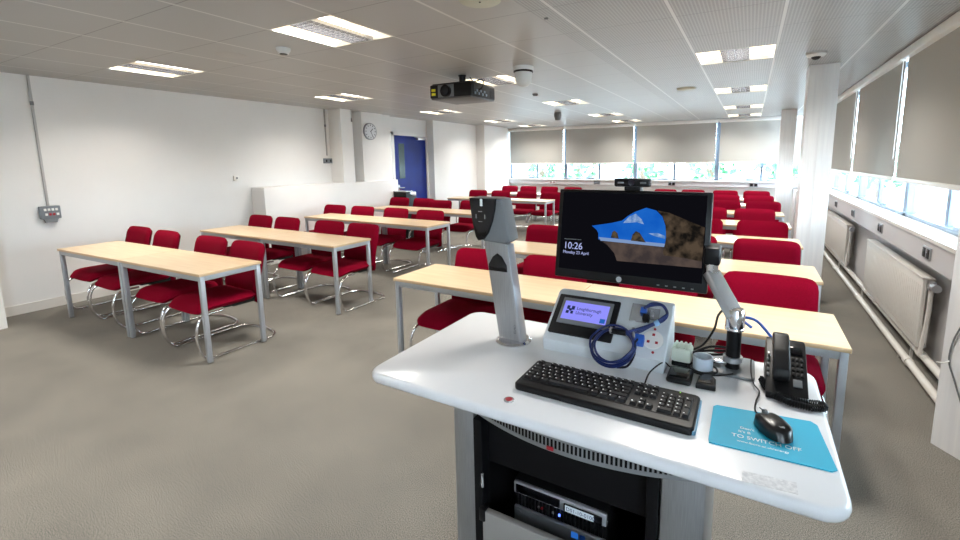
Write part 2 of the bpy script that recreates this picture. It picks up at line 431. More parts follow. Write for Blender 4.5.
for i, nm in ((2, 'closest to the near pier, biggest in view'), (3, 'second along from the near pier'), (4, 'third along, beside the near column')):
    blind(False, MR[i], MR[i+1], 1.175, 1.365, 'grey-brown roller blind on the right wall, '+nm, 'roller blinds on the right wall')
for i, nm in ((0, 'unseen at the room front, lowered to cut light'), (1, 'unseen before the near pier, added to block light'), (5, 'unseen at the back corner, added to block light')):
    blind(False, MR[i], MR[i+1], 1.175, 1.365 if i else 1.06, 'grey-brown roller blind on the right wall, '+nm, 'roller blinds on the right wall')  # out-of-view blinds added to block window light; front one lowered to dim lectern
for i, nm in enumerate(('leftmost, next to the left wall', 'second from the left', 'third from the left', 'rightmost, behind the far column')):
    blind(True, MBk[i], MBk[i+1], 11.87, 1.47, 'beige roller blind on the back windows, '+nm, 'roller blinds on the back windows')

# ---------------- outside ----------------
struct(B().box(-60, 12.3, -.35, 60, 80, -.25).build('ground_back', M['ground_out'], smooth=False))
struct(B().box(1.6, -30, -.35, 60, 12.29, -.25).build('ground_side', M['ground_out'], smooth=False))
def tree(x, y, h, r, label, seed):
    rnd = random.Random(seed)
    t = thing('leafy_tree', label, 'tree', (x, y, -.25), 'trees outside the back windows')
    b = B(); b.cyl((x, y, -.25), (x, y, h*.5), .14, .09, n=8)
    for k in range(4):
        a = rnd.uniform(0, 6.3); b.cyl((x, y, h*.35), (x+.7*r*math.cos(a), y+.7*r*math.sin(a), h*.7), .06, .03, n=6)
    b.build('trunk', M['bark'], t)
    g = B()
    for k in range(210):
        u, v = rnd.uniform(-1, 1), rnd.uniform(0, 6.283); q = (1-u*u)**.5; rad = r*(.55+.5*rnd.random())
        lob = 1+.35*math.sin(3*v+seed)*math.cos(2.3*u)
        c = Vector((x+rad*lob*q*math.cos(v), y+rad*lob*q*math.sin(v), h*.58+h*.45*u*(.6+.5*rnd.random())))
        s_ = rnd.uniform(.10, .26); e = [Vector((rnd.gauss(0, 1), rnd.gauss(0, 1), rnd.gauss(0, 1))).normalized()*s_ for _ in range(2)]
        g.quad(c-e[0], c-e[1]*.6, c+e[0], c+e[1]*.6)
    g.build('crown', M['leaf'], t, smooth=False, recalc=False)
TR = [(-16.5, 25, 2.1, 1.0), (-13.2, 22, 2.1, 1.0), (-10.4, 23, 1.9, 1.0), (-7.2, 20, 2.0, 1.0), (-4.4, 21, 2.1, 1.05), (-1.6, 22, 2.2, 1.1), (1.3, 20.5, 2.0, 1.1), (4.4, 21.5, 2.0, 1.1)]
TN = ['far left', 'second from left', 'third from left', 'fourth from left', 'fifth from left', 'sixth from left', 'seventh from left', 'far right']
for k, (x, y, h, r) in enumerate(TR): tree(x, y, h, r, 'green leafy tree outside the back windows, '+TN[k], k+3)

# ---------------- heating along the right wall ----------------
def radiator(y0, y1, label):
    t = thing('radiator', label, 'radiator', (1.17, (y0+y1)/2, .15), 'panel radiators under the right windows')
    b = B().box(1.135, y0, .19, 1.165, y1, .70, .012)
    n = int((y1-y0)/.045)
    for k in range(n):
        yy = y0+.04+k*(y1-y0-.08)/(n-1); b.box(1.132, yy-.006, .24, 1.14, yy+.008, .65, .004)
    b.box(1.18, y0+.01, .2, 1.20, y1-.01, .69, .006)
    b.build('panel', M['rad'], t)
    B().box(1.13, y0-.003, .695, 1.205, y1+.003, .712, .004).build('top_grille', M['rad'], t)
    for s_ in (y0+.2, y1-.2):
        B().box(1.20, s_-.02, .25, XR-.003, s_+.02, .66).build('wall_bracket', M['rad'], t, smooth=False)
    v = B(); yy = y0-.05
    v.cyl((1.17, y0, .66), (1.17, yy-.03, .66), .014, n=10); v.cyl((1.17, yy-.01, .64), (1.17, yy-.01, .70), .022, n=12); v.cyl((1.17, yy-.03, .67), (1.17, yy-.10, .67), .024, .028, n=14)
    v.build('valve', M['silver'], t)
    B().tube([(1.17, yy, .65), (1.17, yy, .45), (1.15, yy, .16)], .014, sub=4).build('riser_pipe', M['pipe'], t)
    B().cyl((1.17, y0+.0, .225), (1.17, yy, .225), .013, n=10).build('lower_valve', M['silver'], t)
radiator(4.08, 5.82, 'long white ribbed panel radiator on the right wall, nearer of two')
radiator(6.95, 8.85, 'white panel radiator on the right wall, farther one beside the column')
def hpipe(x, z, r, label):
    t = thing('heating_pipe', label, 'pipe', (x, 3.3, 0), 'heating pipes along the right wall')
    B().cyl((x, 3.065, z), (x, Y1-.02, z), r, n=14).build('pipe_run', M['pipe'], t)
    for yy in (4.15, 5.9, 7.4, 9.2, 10.8):
        B().cyl((x, yy-.03, z), (x, yy+.03, z), r+.006, n=14).build('pipe_coupling', M['pipe'], t)
        B().box(x-.008, yy+.2, 0, x+.008, yy+.215, z).build('pipe_stand', M['pipe'], t, smooth=False)
hpipe(1.125, .052, .026, 'white heating pipe along the right wall, lower outer one')
hpipe(1.195, .125, .026, 'white heating pipe along the right wall, upper one behind')

# ---------------- sockets, switches and wall bits ----------------
def socket_x(y, label):     # on right trunking
    t = thing('wall_socket', label, 'socket', (1.10, y, .92), 'sockets on the right trunking')
    B().box(1.09, y-.075, .875, 1.10, y+.075, .96, .003).build('face_plate', M['silver'], t)
    for s_ in (-.038, .038):
        b = B().box(1.087, y+s_-.025, .885, 1.0905, y+s_+.025, .95, .001)
        b.build('socket_insert', M['blk'], t)
        B().box(1.083, y+s_-.008, .925, 1.088, y+s_+.008, .945, .001).build('rocker', M['silverlight'], t)
for y, l in ((3.93, 'nearest the pier'), (5.17, 'second from the pier'), (6.42, 'third from the pier'), (7.6, 'farthest before the column')):
    socket_x(y, 'dark double wall socket on the right trunking, '+l)
def socket_y(x, label, m1, m2):
    t = thing('wall_socket', label, 'socket', (x, Y1-.10, .94), 'sockets on the back trunking')
    B().box(x-.09, Y1-.11, .895, x+.09, Y1-.10, .985, .003).build('face_plate', m1, t)
    for s_ in (-.045, .045): B().box(x+s_-.032, Y1-.115, .908, x+s_+.032, Y1-.109, .972, .001).build('socket_insert', m2, t)
socket_y(-5.05, 'white double socket on the back wall trunking, at the left', M['trimw'], M['silverlight'])
socket_y(-3.72, 'grey double socket on the back wall trunking, left of the monitor webcam', M['grey'], M['boxgrey'])
socket_y(-1.75, 'dark double socket on the back wall trunking, right of the monitor webcam', M['silver'], M['blk'])
socket_y(.09, 'dark double socket on the back wall trunking, next to the far column', M['silver'], M['blk'])

# lectern lighting panel on the left wall, with conduit
t = thing('lighting_control_box', 'grey lighting switch box with white and red buttons on left wall', 'switch box', (XL, 1.82, 1.05))
B().box(XL, 1.735, .985, XL+.055, 1.90, 1.125, .008).build('housing', M['boxgrey'], t)
B().prism([(1.76, .985), (1.875, .985), (1.86, .945), (1.775, .945)], XL+.002, XL+.05, 'x').build('lower_housing', M['grey'], t)
for r_ in range(2):
    for k in range(4):
        yy = 1.765+k*.030+(.006 if r_ else 0); zz = 1.088-r_*.052
        B().box(XL+.055, yy, zz-.014, XL+.060, yy+.021, zz+.012, .002).build('push_button', M['redbtn'] if (r_ and k in (1, 2)) else M['trimw'], t)
def conduit(y, z0, label):
    t = thing('conduit', label, 'conduit', (XL, y, z0), 'conduits down the left wall')
    B().box(XL, y-.010, z0, XL+.018, y+.010, H, .002).build('cover', M['conduit'], t)
    B().cyl((XL+.009, y, 2.2), (XL+.009, y, 2.24), .016, n=10).build('clip', M['grey'], t)
conduit(1.815, 1.125, 'thin grey conduit above the lighting switch box')
conduit(5.50, 1.69, 'thin grey conduit above the dark switch beside the pilaster')
t = thing('light_switch', 'dark twin light switch at the foot of a conduit by the pilaster', 'switch', (XL, 5.50, 1.60))
for s_ in (5.455, 5.545):
    B().box(XL, s_-.042, 1.55, XL+.04, s_+.042, 1.64, .006).build('switch_box', M['boxgrey'], t)
    B().box(XL+.04, s_-.015, 1.575, XL+.046, s_+.015, 1.615, .002).build('rocker', M['blk'], t)
t = thing('thermostat', 'small white square wall plate low on the left wall', 'wall plate', (XL, 3.86, 1.34))
B().box(XL, 3.82, 1.31, XL+.02, 3.90, 1.385, .004).build('plate', M['trimw'], t)
B().cyl((XL+.02, 3.86, 1.35), (XL+.026, 3.86, 1.35), .014).build('dial', M['grey'], t)
t = thing('ceiling_pull_cord', 'thin pull cord hanging from the ceiling in front of the pilaster', 'cord', (-6.40, 5.78, H))
B().cyl((-6.40, 5.78, 2.36), (-6.40, 5.78, H), .004, n=6).build('cord', M['grey'], t)
B().cyl((-6.40, 5.78, 2.29), (-6.40, 5.78, 2.36), .014, .008, n=10).build('handle', M['grey'], t)
# clock (faces +x)
CX, CY, CZ = -6.53, 6.32, 2.15
t = thing('wall_clock', 'round white wall clock with grey rim on the left wall', 'clock', (CX, CY, CZ))
B().cyl((CX, CY, CZ), (CX+.03, CY, CZ), .16, n=40).build('rim', M['clockrim'], t)
B().cyl((CX+.03, CY, CZ), (CX+.034, CY, CZ), .142, n=40).build('face', M['clockface'], t)
b = B()
for k in range(12):
    a = k*PI/6; b.box(CX+.034, -.006, .105, CX+.037, .006, .130, mx=T3((0, CY, CZ)) @ Matrix.Rotation(a, 4, 'X'))
b.build('hour_marks', M['blk'], t, smooth=False)
B().box(CX+.037, -.006, -.01, CX+.039, .006, .075, mx=T3((0, CY, CZ)) @ Matrix.Rotation(math.radians(-46), 4, 'X')).build('hour_hand', M['blk'], t, smooth=False)
B().box(CX+.039, -.004, -.01, CX+.041, .004, .11, mx=T3((0, CY, CZ)) @ Matrix.Rotation(math.radians(-156), 4, 'X')).build('minute_hand', M['blk'], t, smooth=False)
# door
d = struct(B().box(XL-.02, 7.19, .01, XL+.025, 8.25, 2.13, .003).build('door_1', M['bluedoor'], smooth=False))
b = B(); b.box(XL-.03, 7.13, 0, XL+.05, 7.19, 2.19); b.box(XL-.03, 8.25, 0, XL+.05, 8.31, 2.19); b.box(XL-.03, 7.13, 2.13, XL+.05, 8.31, 2.19)
struct(b.build('trim_6', M['trimw'], smooth=False))
B().box(XL+.022, 7.335, 1.20, XL+.030, 7.515, 1.96).build('vision_panel', M['doorglass'], d, smooth=False)
b = B(); b.cyl((XL+.025, 7.30, 1.0), (XL+.075, 7.30, 1.0), .011, n=10); b.cyl((XL+.07, 7.29, 1.0), (XL+.07, 7.43, 1.0), .010, n=10)
b.build('door_handle', M['silverlight'], d)
B().box(XL+.025, 7.275, .90, XL+.030, 7.325, 1.07, .002).build('handle_plate', M['silverlight'], d)
b = B(); b.box(XL+.025, 7.92, 2.05, XL+.09, 8.2, 2.11, .006); b.box(XL+.09, 7.80, 2.10, XL+.10, 8.15, 2.12)
b.build('door_closer', M['silverlight'], d)

# ---------------- ceiling fittings ----------------
t0 = thing('ceiling_light', 'x', 'ceiling light', (0, 0, H), 'recessed square ceiling lights')
e = .004
b = B(); b.box(e, e, .09, PX-e, PY-e, .10); b.box(e, e, 0, .012, PY-e, .09); b.box(PX-.012, e, 0, PX-e, PY-e, .09); b.box(.012, e, 0, PX-.012, .012, .09); b.box(.012, PY-.012, 0, PX-.012, PY-e, .09)
b.build('housing', M['trimw'], t0, local=True, smooth=False)
for s_ in (0, 1):
    A, C = (.014, .205) if s_ == 0 else (PX-.014, PX-.205)
    b = B(); n = 6; prev = None
    pts = [(A+(C-A)*k/n, .004+.055*math.sin(k/n*PI/2)) for k in range(n+1)]
    for k in range(n):
        (x0, z0), (x1, z1) = pts[k], pts[k+1]
        b.quad((x0, .014, z0), (x1, .014, z1), (x1, PY-.014, z1), (x0, PY-.014, z0))
    b.build('side_reflector', M['panel_em'], t0, local=True)
b = B()
for x in (.208, .266, .3225, .379, .437): b.box(x-.0015, .014, .002, x+.0015, PY-.014, .026)
for k in range(13):
    y = .02+k*(PY-.04)/12; b.box(.208, y-.0015, .004, .437, y+.0015, .026)
b.build('louvre', M['louvre'], t0, local=True, smooth=False)
for x in (.237, .294, .351, .408): B().cyl((x, .03, .062), (x, PY-.03, .062), .016, n=10).build('lamp_tube', M['tube_em'], t0, local=True)
index_children()
first = True
rown = ['row over the lectern', 'front row', 'second row', 'third row', 'fourth row', 'last row at the back']
for lx, cn in LCOL:
    for j, ly in enumerate(LROW):
        if lx > -1 and j == 0: continue
        o = t0 if first else copy_tree(t0)
        first = False
        o.location = (lx, ly, H)
        o['label'] = 'recessed square louvred ceiling light, %s line, %s' % (cn, rown[j])
        for sg in (-1, 1):
            ld = bpy.data.lights.new('lamp', 'AREA'); ld.shape = 'RECTANGLE'; ld.size = .19; ld.size_y = PY-.06
            ld.energy = LAMP_W/2; ld.color = LAMP_COL; ld.spread = math.radians(122)
            lo = bpy.data.objects.new('lamp_light', ld); COL.objects.link(lo); lo.location = (PX/2+sg*.215, PY/2, -.006); lo.rotation_euler = (0, -sg*math.radians(10), 0); lo.parent = o
# projector
X0, X1_, YA, YB, ZA, ZB = -3.215, -2.665, 4.04, 4.55, 2.25, 2.41
t = thing('projector', 'black ceiling projector on a short pole with yellow label', 'projector', (-2.93, 4.28, ZA))
b = B().box(X0, YA, ZA+.012, X1_, YB, ZB, .015); b.box(X0+.02, YA+.02, ZB, X1_-.02, YB-.02, ZB+.012, .006); b.build('body', M['blk'], t)
B().box(X0+.01, YA+.01, ZA, X1_-.01, YB-.01, ZA+.02, .006).build('underside', M['projbottom'], t)
B().box(X0+.115, YA-.004, ZA+.018, X0+.33, YA+.004, ZB-.01, .003).build('lens_surround', M['grey'], t)
B().cyl((X0+.235, YA-.035, ZA+.080), (X0+.235, YA+.005, ZA+.080), .064, n=28).build('lens_ring', M['blk'], t)
B().cyl((X0+.235, YA-.037, ZA+.080), (X0+.235, YA-.034, ZA+.080), .045, n=28).build('lens', M['lens'], t)
for z in (.055, .098): B().box(X0+.028, YA-.003, ZA+z-.012, X0+.080, YA+.001, ZA+z+.016).build('warning_label', M['yellow'], t, smooth=False)
B().box(X1_-.002, YA+.05, ZA+.025, X1_+.003, YB-.14, ZB-.012).build('connector_panel', M['shell'], t, smooth=False)
for k in range(7):
    B().box(X1_+.003, YA+.065+k*.038, ZA+.035+.03*(k % 2), X1_+.009, YA+.09+k*.038, ZA+.06+.03*(k % 2), .002).build('port', M['connector'], t)
b = B()
for k in range(6): b.box(X1_, YB-.12+k*.018, ZA+.025, X1_+.004, YB-.112+k*.018, ZB-.02)
b.build('side_vent', M['shell'], t, smooth=False)
b = B(); b.cyl((-2.88, 4.20, ZB), (-2.88, 4.20, H-.01), .036, n=16); b.cyl((-2.88, 4.20, H-.01), (-2.88, 4.20, H), .045, n=20); b.box(-3.0, 4.2, ZB+.01, -2.86, 4.36, ZB+.035, .004)
for sx in (-1, 1): b.cyl((-2.93, 4.28, ZB+.03), (-2.93+sx*.17, 4.28-.12, ZB+.012), .009, n=8); b.cyl((-2.93, 4.28, ZB+.03), (-2.93+sx*.17, 4.40, ZB+.012), .009, n=8)
b.build('mount_pole', M['blk'], t)
B().tube([(-2.69, 4.2, ZA+.09), (-2.63, 4.21, ZA+.11), (-2.64, 4.24, ZB+.04), (-2.78, 4.28, H-.06), (-2.83, 4.28, H-.01)], .006).build('cable', M['blk'], t)
# dome on the ceiling beside the projector
t = thing('dome_camera', 'white cup shaped dome camera hanging beside the projector', 'camera', (-2.09, 4.14, H))
c = (-2.09, 4.14, H)
B().lathe([(.105, 0), (.105, -.03), (.098, -.04)], c).build('collar', M['dome'], t)
B().lathe([(.098, -.040), (.100, -.044), (.100, -.056), (.094, -.058)], c).build('band', M['blk'], t)
B().lathe([(.090, -.055), (.083, -.12), (.072, -.165), (.050, -.19), (.0, -.2)], c).build('cup', M['dome'], t)
def ceil_disc(name, label, cat, x, y, prof, m, dot=None, group=None, m2=None):
    t = thing(name, label, cat, (x, y, H), group)
    B().lathe(prof, (x, y, H)).build('body', m, t)
    if dot: B().lathe(dot, (x, y, H)).build('centre', m2 or M['blk'], t)
ceil_disc('smoke_detector', 'small white smoke detector on the ceiling beside the near left light', 'smoke detector', -3.47, 2.46, [(.055, 0), (.055, -.018), (.046, -.030), (.040, -.045), (.0, -.048)], M['dome'], [(.030, -.046), (.030, -.050), (0, -.050)])
ceil_disc('ceiling_speaker', 'large round pale ceiling speaker at the top edge of the picture', 'speaker', -1.46, 2.33, [(.125, 0), (.125, -.006), (.115, -.012), (0, -.014)], M['speaker'], [(.006, -.014), (.006, -.017), (0, -.017)])
ceil_disc('ceiling_speaker', 'round pale ceiling speaker near the far right lights', 'speaker', -.82, 6.5, [(.125, 0), (.125, -.006), (.115, -.012), (0, -.014)], M['speaker'])
ceil_disc('ceiling_cover_plate', 'faint round flush cover disc in the ceiling at the left', 'cover plate', -4.08, 2.39, [(.12, 0), (.12, -.002), (.11, -.003), (0, -.003)], M['disc'])
ceil_disc('dome_camera', 'low white dome camera on the ceiling by the near column', 'camera', .465, 4.95, [(.080, 0), (.080, -.022), (.066, -.036), (.05, -.04), (0, -.04)], M['dome'], [(.038, -.038), (.034, -.052), (.02, -.062), (0, -.066)])
ceil_disc('motion_sensor', 'small dark ceiling sensor beyond the projector', 'sensor', -2.77, 5.86, [(.04, 0), (.04, -.012), (.028, -.03), (0, -.034)], M['grey'])
ceil_disc('motion_sensor', 'grey cup shaped sensor hanging from the far ceiling', 'sensor', -3.45, 8.35, [(.06, 0), (.075, -.03), (.075, -.07), (.05, -.15), (0, -.16)], M['grey'])
ceil_disc('sprinkler_cap', 'tiny dark round cap in the ceiling near the top edge', 'ceiling cap', -1.26, 2.84, [(.014, 0), (.014, -.008), (0, -.01)], M['grey'])

# ================= CHAIRS =================
ch0 = thing('chair', 'x', 'chair')
def seatw(x, y, z):     # pad is modelled in x-z, turn to lie flat: x, depth=z, thickness=y
    d = z                # -.24 .. .24 ; front negative
    zz = .422-y
    if d < -.12: zz -= ((-.12-d)/.12)**2*.035
    zz += (abs(x)/.265)**2*.006
    return (x, d-.025, zz)
B().pad(.53, .50, .090, .085, 12, seatw, 5).build('seat', M['red'], ch0, local=True, ang=80)
def backw(x, y, z):     # z -.22..+.22
    return (x, y+.235+.27*max(0, z+.095)-.03*(x/.25)**2+.012, z+.597)
B().pad(.515, .52, .066, .06, 12, backw, 8).build('backrest', M['red'], ch0, local=True, ang=80)
b = B().box(-.225, -.06, .375, .225, .21, .405, .014); b.box(-.21, .02, .362, .21, .23, .38, .008); b.build('seat_shell', M['shell'], ch0, local=True)
b = B().box(-.035, .20, .365, .035, .285, .385, .006); b.box(-.035, .272, .365, .035, .290, .56, .006); b.build('back_bracket', M['shell'], ch0, local=True)
for sx in (-1, 1):
    x = .265*sx
    B().tube([(x*.90, -.08, .372), (x*.94, -.19, .372), (x*.98, -.262, .345), (x, -.293, .283), (x, -.302, .21), (x, -.295, .128), (x, -.270, .055), (x, -.225, .0125), (x, -.13, .012), (x, .0, .012), (x, .15, .012), (x, .30, .012)], .0112, n=10, sub=4).build('sled_leg', M['chrome'], ch0, local=True)
B().tube([(-.265, .30, .012), (-.19, .365, .012), (0, .395, .012), (.19, .365, .012), (.265, .30, .012)], .0105, n=10, sub=4).build('rear_bar', M['chrome'], ch0, local=True)
ORD = ['front', 'second', 'third', 'fourth', 'fifth', 'sixth', 'seventh']
POSN = ['leftmost of the four', 'second from left', 'third from left', 'rightmost of the four']
left_rows = [(1.74, 2.03, [-6.09, -5.47, -4.62, -4.01]), (2.98, 3.34, [-5.90, -5.33, -4.50, -3.93]), (4.45, 4.79, [-6.13, -5.50, -4.80, -4.11]),
             (5.80, 6.37, [-6.16, -5.55, -4.90, -4.66]), (8.25, 8.87, [-5.88, -5.25, -4.55, -3.95]), (9.85, 10.70, [-5.99, -5.42, -4.78, -4.1])]
right_rows = [(2.33, 2.77, [-1.86, -1.24, -.51, .135]), (3.55, 4.10, [-1.93, -1.2, -.48, .16]), (4.87, 5.42, [-1.9, -1.2, -.51, .155]), (6.2, 6.78, [-1.9, -1.2, -.52, .09]),
              (7.5, 8.06, [-1.85, -1.2, -.36, .215]), (8.8, 9.36, [-1.85, -1.2, -.41, .18]), (10.05, 10.66, [-1.75, -1.15, -.47, .15])]
index_children()
first = True
def place_chairs(rows, block):
    global first
    for r, (ty, cy, xs_) in enumerate(rows):
        for k, x in enumerate(xs_):
            o = ch0 if first else copy_tree(ch0)
            first = False
            dy = random.Random(r*7+k+len(block)).uniform(-.015, .015)
            if block == 'left' and r == 3 and k == 3: dy = .12
            o.location = (x, cy+dy, 0)
            rz = random.Random(r*13+k).uniform(-.025, .025)
            if block == 'left' and r == 3 and k == 2: rz = .05; o.location.y -= .2; o.location.x = -4.98
            if block == 'left' and r == 3 and k == 3: o.location.x = -4.40; o.location.y -= .15
            if block != 'left' and r == 0 and k < 2: o.location.y -= .12
            if block == 'left' and r == 0 and k == 0: o.location.y += .03; o.location.x -= .03
            o.rotation_euler = (0, 0, rz)
            o['label'] = 'red fabric chair, %s in %s row, %s block' % (POSN[k], ORD[r], 'left' if block == 'left' else 'window side')
            o['group'] = 'red chairs in the %s block' % ('left' if block == 'left' else 'window side')
place_chairs(left_rows, 'left'); place_chairs(right_rows, 'window side')

# ================= TABLES =================
def make_table(w):
    d, h = .50, .73
    t = thing('table', 'x', 'table')
    b = B().box(0, 0, h-.022, w, d, h-.0012, .003); b.build('tabletop', M['mapleedge'], t, local=True)
    B().box(.002, .002, h-.0012, w-.002, d-.002, h).build('tabletop_laminate', M['maple'], t, local=True, smooth=False)
    f = B(); f.box(.01, .01, h-.062, w-.01, .035, h-.022, .003); f.box(.01, d-.035, h-.062, w-.01, d-.01, h-.022, .003)
    f.box(.01, .035, h-.062, .035, d-.035, h-.022, .003); f.box(w-.035, .035, h-.062, w-.01, d-.035, h-.022, .003)
    f.build('apron_frame', M['tleg'], t, local=True)
    for x in (.008, w-.042):
        for y in (.008, d-.042):
            B().box(x, y, .008, x+.034, y+.034, h-.022, .004).build('leg', M['tleg'], t, local=True)
    return t
WL, WR = 1.235, 1.345
tl, tr_ = make_table(WL), make_table(WR)
index_children()
fl = fr = True
TROT = [.032, 0, -.01, -.02, .02, 0]
for r, (ty, cy, xs_) in enumerate(left_rows):
    for k in range(2):
        o = tl if fl else copy_tree(tl)
        fl = False
        o.location = (-6.13+k*(WL+.003)*math.cos(TROT[r]), ty+(k*(WL+.003)-2.47)*math.sin(TROT[r]), 0); o.rotation_euler = (0, 0, TROT[r])
        o['label'] = 'maple topped table with grey legs, %s half of %s row, left block' % (('left', 'right')[k], ORD[r]); o['group'] = 'tables in the left block'
for r, (ty, cy, xs_) in enumerate(right_rows):
    for k in range(2):
        o = tr_ if fr else copy_tree(tr_)
        fr = False
        o.location = (-2.25+k*(WR+.003)+(.04 if 0 < r else 0), ty, 0)
        o['label'] = 'maple topped table with grey legs, %s half of %s row, window side' % (('left', 'right')[k], ORD[r]); o['group'] = 'tables on the window side'
tag(B().box(-.28, 4.95, .7305, -.08, 5.22, .733).build('paper_sheet', M['paper'], at=(-.18, 5.08, .73)), 'white sheet of paper on the third table row, window side', 'paper')
# small cabinet by the far column, black box by the blue door
t = thing('low_cabinet', 'low white two part cabinet beside the far column', 'cabinet', (.95, 9.75, 0))
B().box(.75, 9.5, 0, 1.02, 10.0, .97, .006).build('carcass', M['steelpaint'], t)
for z in (.06, .52): B().box(.765, 9.488, z, 1.005, 9.5, z+.42, .004).build('drawer', M['steelpaint'], t)
t = thing('equipment_box', 'black box with slanted silver-edged lid beside the blue door', 'equipment box', (-6.45, 6.85, 0))
B().prism([(6.80, 0), (7.12, 0), (7.12, .84), (6.80, .96)], -6.44, -6.10, 'x', .01).build('body', M['blk'], t)
B().box(-6.44, 6.79, .955, -6.10, 7.02, .975, .006, mx=None).build('lid', M['silverlight'], t)
B().box(-6.30, 6.95, .86, -6.12, 7.13, .95, .01).build('side_bag', M['silverlight'], t)

# cables clipped to the near pier
t = thing('loose_cable', 'thin grey cable hanging down the near pier on the right', 'cable', (.95, 3.03, .3))
B().tube([(1.03, 2.955, .82), (1.0, 2.99, .70), (.985, 3.015, .60), (.982, 3.02, .50), (1.0, 2.995, .42), (1.03, 2.955, .30)], .004, n=6).build('drop', M['grey'], t)
B().tube([(.982, 3.02, .50), (.95, 2.98, .50), (.915, 2.96, .505)], .004, n=6).build('stub', M['trimw'], t)

# ================= LECTERN =================
LZ = .95
t = thing('lectern', 'white-topped lectern with grey metal sides and open equipment rack', 'lectern', (-.37, 1.15, 0))
def rrect(x0, y0, x1, y1, r, n=6):
    o = []
    for cx_, cy_, a0 in ((x1-r, y0+r, -90), (x1-r, y1-r, 0), (x0+r, y1-r, 90), (x0+r, y0+r, 180)):
        for k in range(n+1):
            a = math.radians(a0+90*k/n); o.append((cx_+r*math.cos(a), cy_+r*math.sin(a)))
    return o
outl = rrect(-.985, .880, .200, 1.49, .055, 6)
B().prism(outl, LZ-.032, LZ, 'z', .013, 4).build('worktop', M['white'], t, ang=50)
FY = .95
b = B().box(-.712, FY, .02, -.642, 1.40, LZ-.038, .008); b.build('side_panel', M['alum'], t)
b = B().box(-.140, FY, .02, -.042, 1.40, LZ-.038, .012); b.build('side_panel', M['alum'], t)
B().box(-.642, 1.38, .02, -.14, 1.40, LZ-.038).build('back_panel', M['darkpanel'], t, smooth=False)
B().box(-.712, FY+.01, .0, -.042, 1.40, .03, .004).build('plinth', M['darkpanel'], t)
B().box(-.642, FY+.03, .435, -.14, 1.38, .455).build('shelf', M['darkpanel'], t, smooth=False)
B().box(-.642, FY+.02, LZ-.05, -.14, 1.38, LZ-.040).build('top_liner', M['darkpanel'], t, smooth=False)
for x0, x1 in ((-.642, -.615), (-.168, -.14)): B().box(x0, FY-.004, .03, x1, FY+.04, .86, .003).build('rack_upright', M['darkpanel'], t)
for x0_, x1_ in ((-.6425, -.636), (-.146, -.1395)): B().box(x0_, FY+.02, .03, x1_, 1.38, LZ-.05).build('inner_liner', M['darkpanel'], t, smooth=False)
B().box(-.63, .985, .715, -.15, .995, LZ-.06).build('inner_blank_panel', M['darkpanel'], t, smooth=False)
b = B().box(-.612, FY-.012, .05, -.17, FY+.008, .592, .004); b.build('rack_door', M['doorpanel'], t)
B().box(-.622, FY-.016, .56, -.602, FY+.012, .60, .004).build('door_hinge', M['blk'], t)
B().cyl((-.6135, FY-.004, .66), (-.6135, FY-.004, .70), .004, n=8).build('hinge_pin', M['silverlight'], t)
# bowed perforated vent trim
n = 60; x0, x1 = -.655, -.035
def bow(x): u = (x-(x0+x1)/2)/((x1-x0)/2); return .962-.064*(1-u*u)
b = B(); slots = B(); zb, zt = .873, LZ-.036
for k in range(n):
    xa, xb = x0+(x1-x0)*k/n, x0+(x1-x0)*(k+1)/n; w = (xb-xa)
    ya, yb = bow(xa), bow(xb)
    for (za, zc) in ((zb, zb+.010), (zt-.008, zt)):
        b.quad((xa, ya, za), (xb, yb, za), (xb, yb, zc), (xa, ya, zc))
    if 2 < k < n-3:
        b.quad((xa+w*.55, ya, zb+.01), (xb, yb, zb+.01), (xb, yb, zt-.008), (xa+w*.55, ya, zt-.008))
        slots.quad((xa, ya+.004, zb+.008), (xb, yb+.004, zb+.008), (xb, yb+.004, zt-.006), (xa, ya+.004, zt-.006))
    else: b.quad((xa, ya, zb+.01), (xb, yb, zb+.01), (xb, yb, zt-.008), (xa, ya, zt-.008))
    b.quad((xa, ya, zb), (xb, yb, zb), (xb, FY+.02, zb), (xa, FY+.02, zb))
vt = b.build('vent_trim', M['vent'], t, smooth=False); slots.build('vent_slots', M['darkpanel'], vt, smooth=False)
B().box(-.395, .893, .879, -.377, .897, .888, .001).build('red_tag', M['redbtn'], t)
B().lathe([(.014, 0), (.014, .002), (.010, .003)], (-.521, .938, LZ)).build('lock_ring', M['silverlight'], t)
B().lathe([(.0095, 0), (.0095, .0035), (0, .0035)], (-.521, .938, LZ)).build('lock_centre', M['redbtn'], t)
b = B()
b.prism([(.020, .922), (.113, .933), (.113, .899), (.020, .889)], LZ, LZ+.0006, 'z')
b.build('sticker_residue', mat('sticker_residue_grey', (.76, .76, .77), .6, noise=(120, (.58, .58, .60), 4)), t, smooth=False)
# PC in the rack
t = thing('desktop_computer', 'silver and black desktop computer on the lectern rack shelf', 'computer', (-.43, 1.2, .455))
PX0, PX1, PYF = -.572, -.287, 1.05
B().box(PX0, PYF+.012, .457, PX1, PYF+.32, .622, .004).build('case', M['blk'], t)
b = B().box(PX0, PYF, .583, PX1, PYF+.014, .622, .006); b.build('upper_bezel', M['silverlight'], t)
B().box(PX0+.01, PYF-.003, .590, PX0+.150, PYF+.004, .616, .002).build('disc_drive', M['blkgloss'], t)
B().box(PX0+.162, PYF-.003, .588, PX1-.012, PYF+.004, .612, .002).build('display_window', M['blkgloss'], t)
B().box(PX0+.167, PYF-.0045, .591, PX1-.035, PYF-.002, .609).build('asset_label', M['t_white'], t, smooth=False)
text('D51-10-0100', .0155, 'asset_text', M['t_ink'], t, T3((PX0+.170-wloc(t).x, PYF-.005-wloc(t).y, .595-wloc(t).z)) @ UPX)
b = B()
for k in range(24): b.box(PX0+.008+k*.0113, PYF+.004, .545, PX0+.013+k*.0113, PYF+.013, .582)
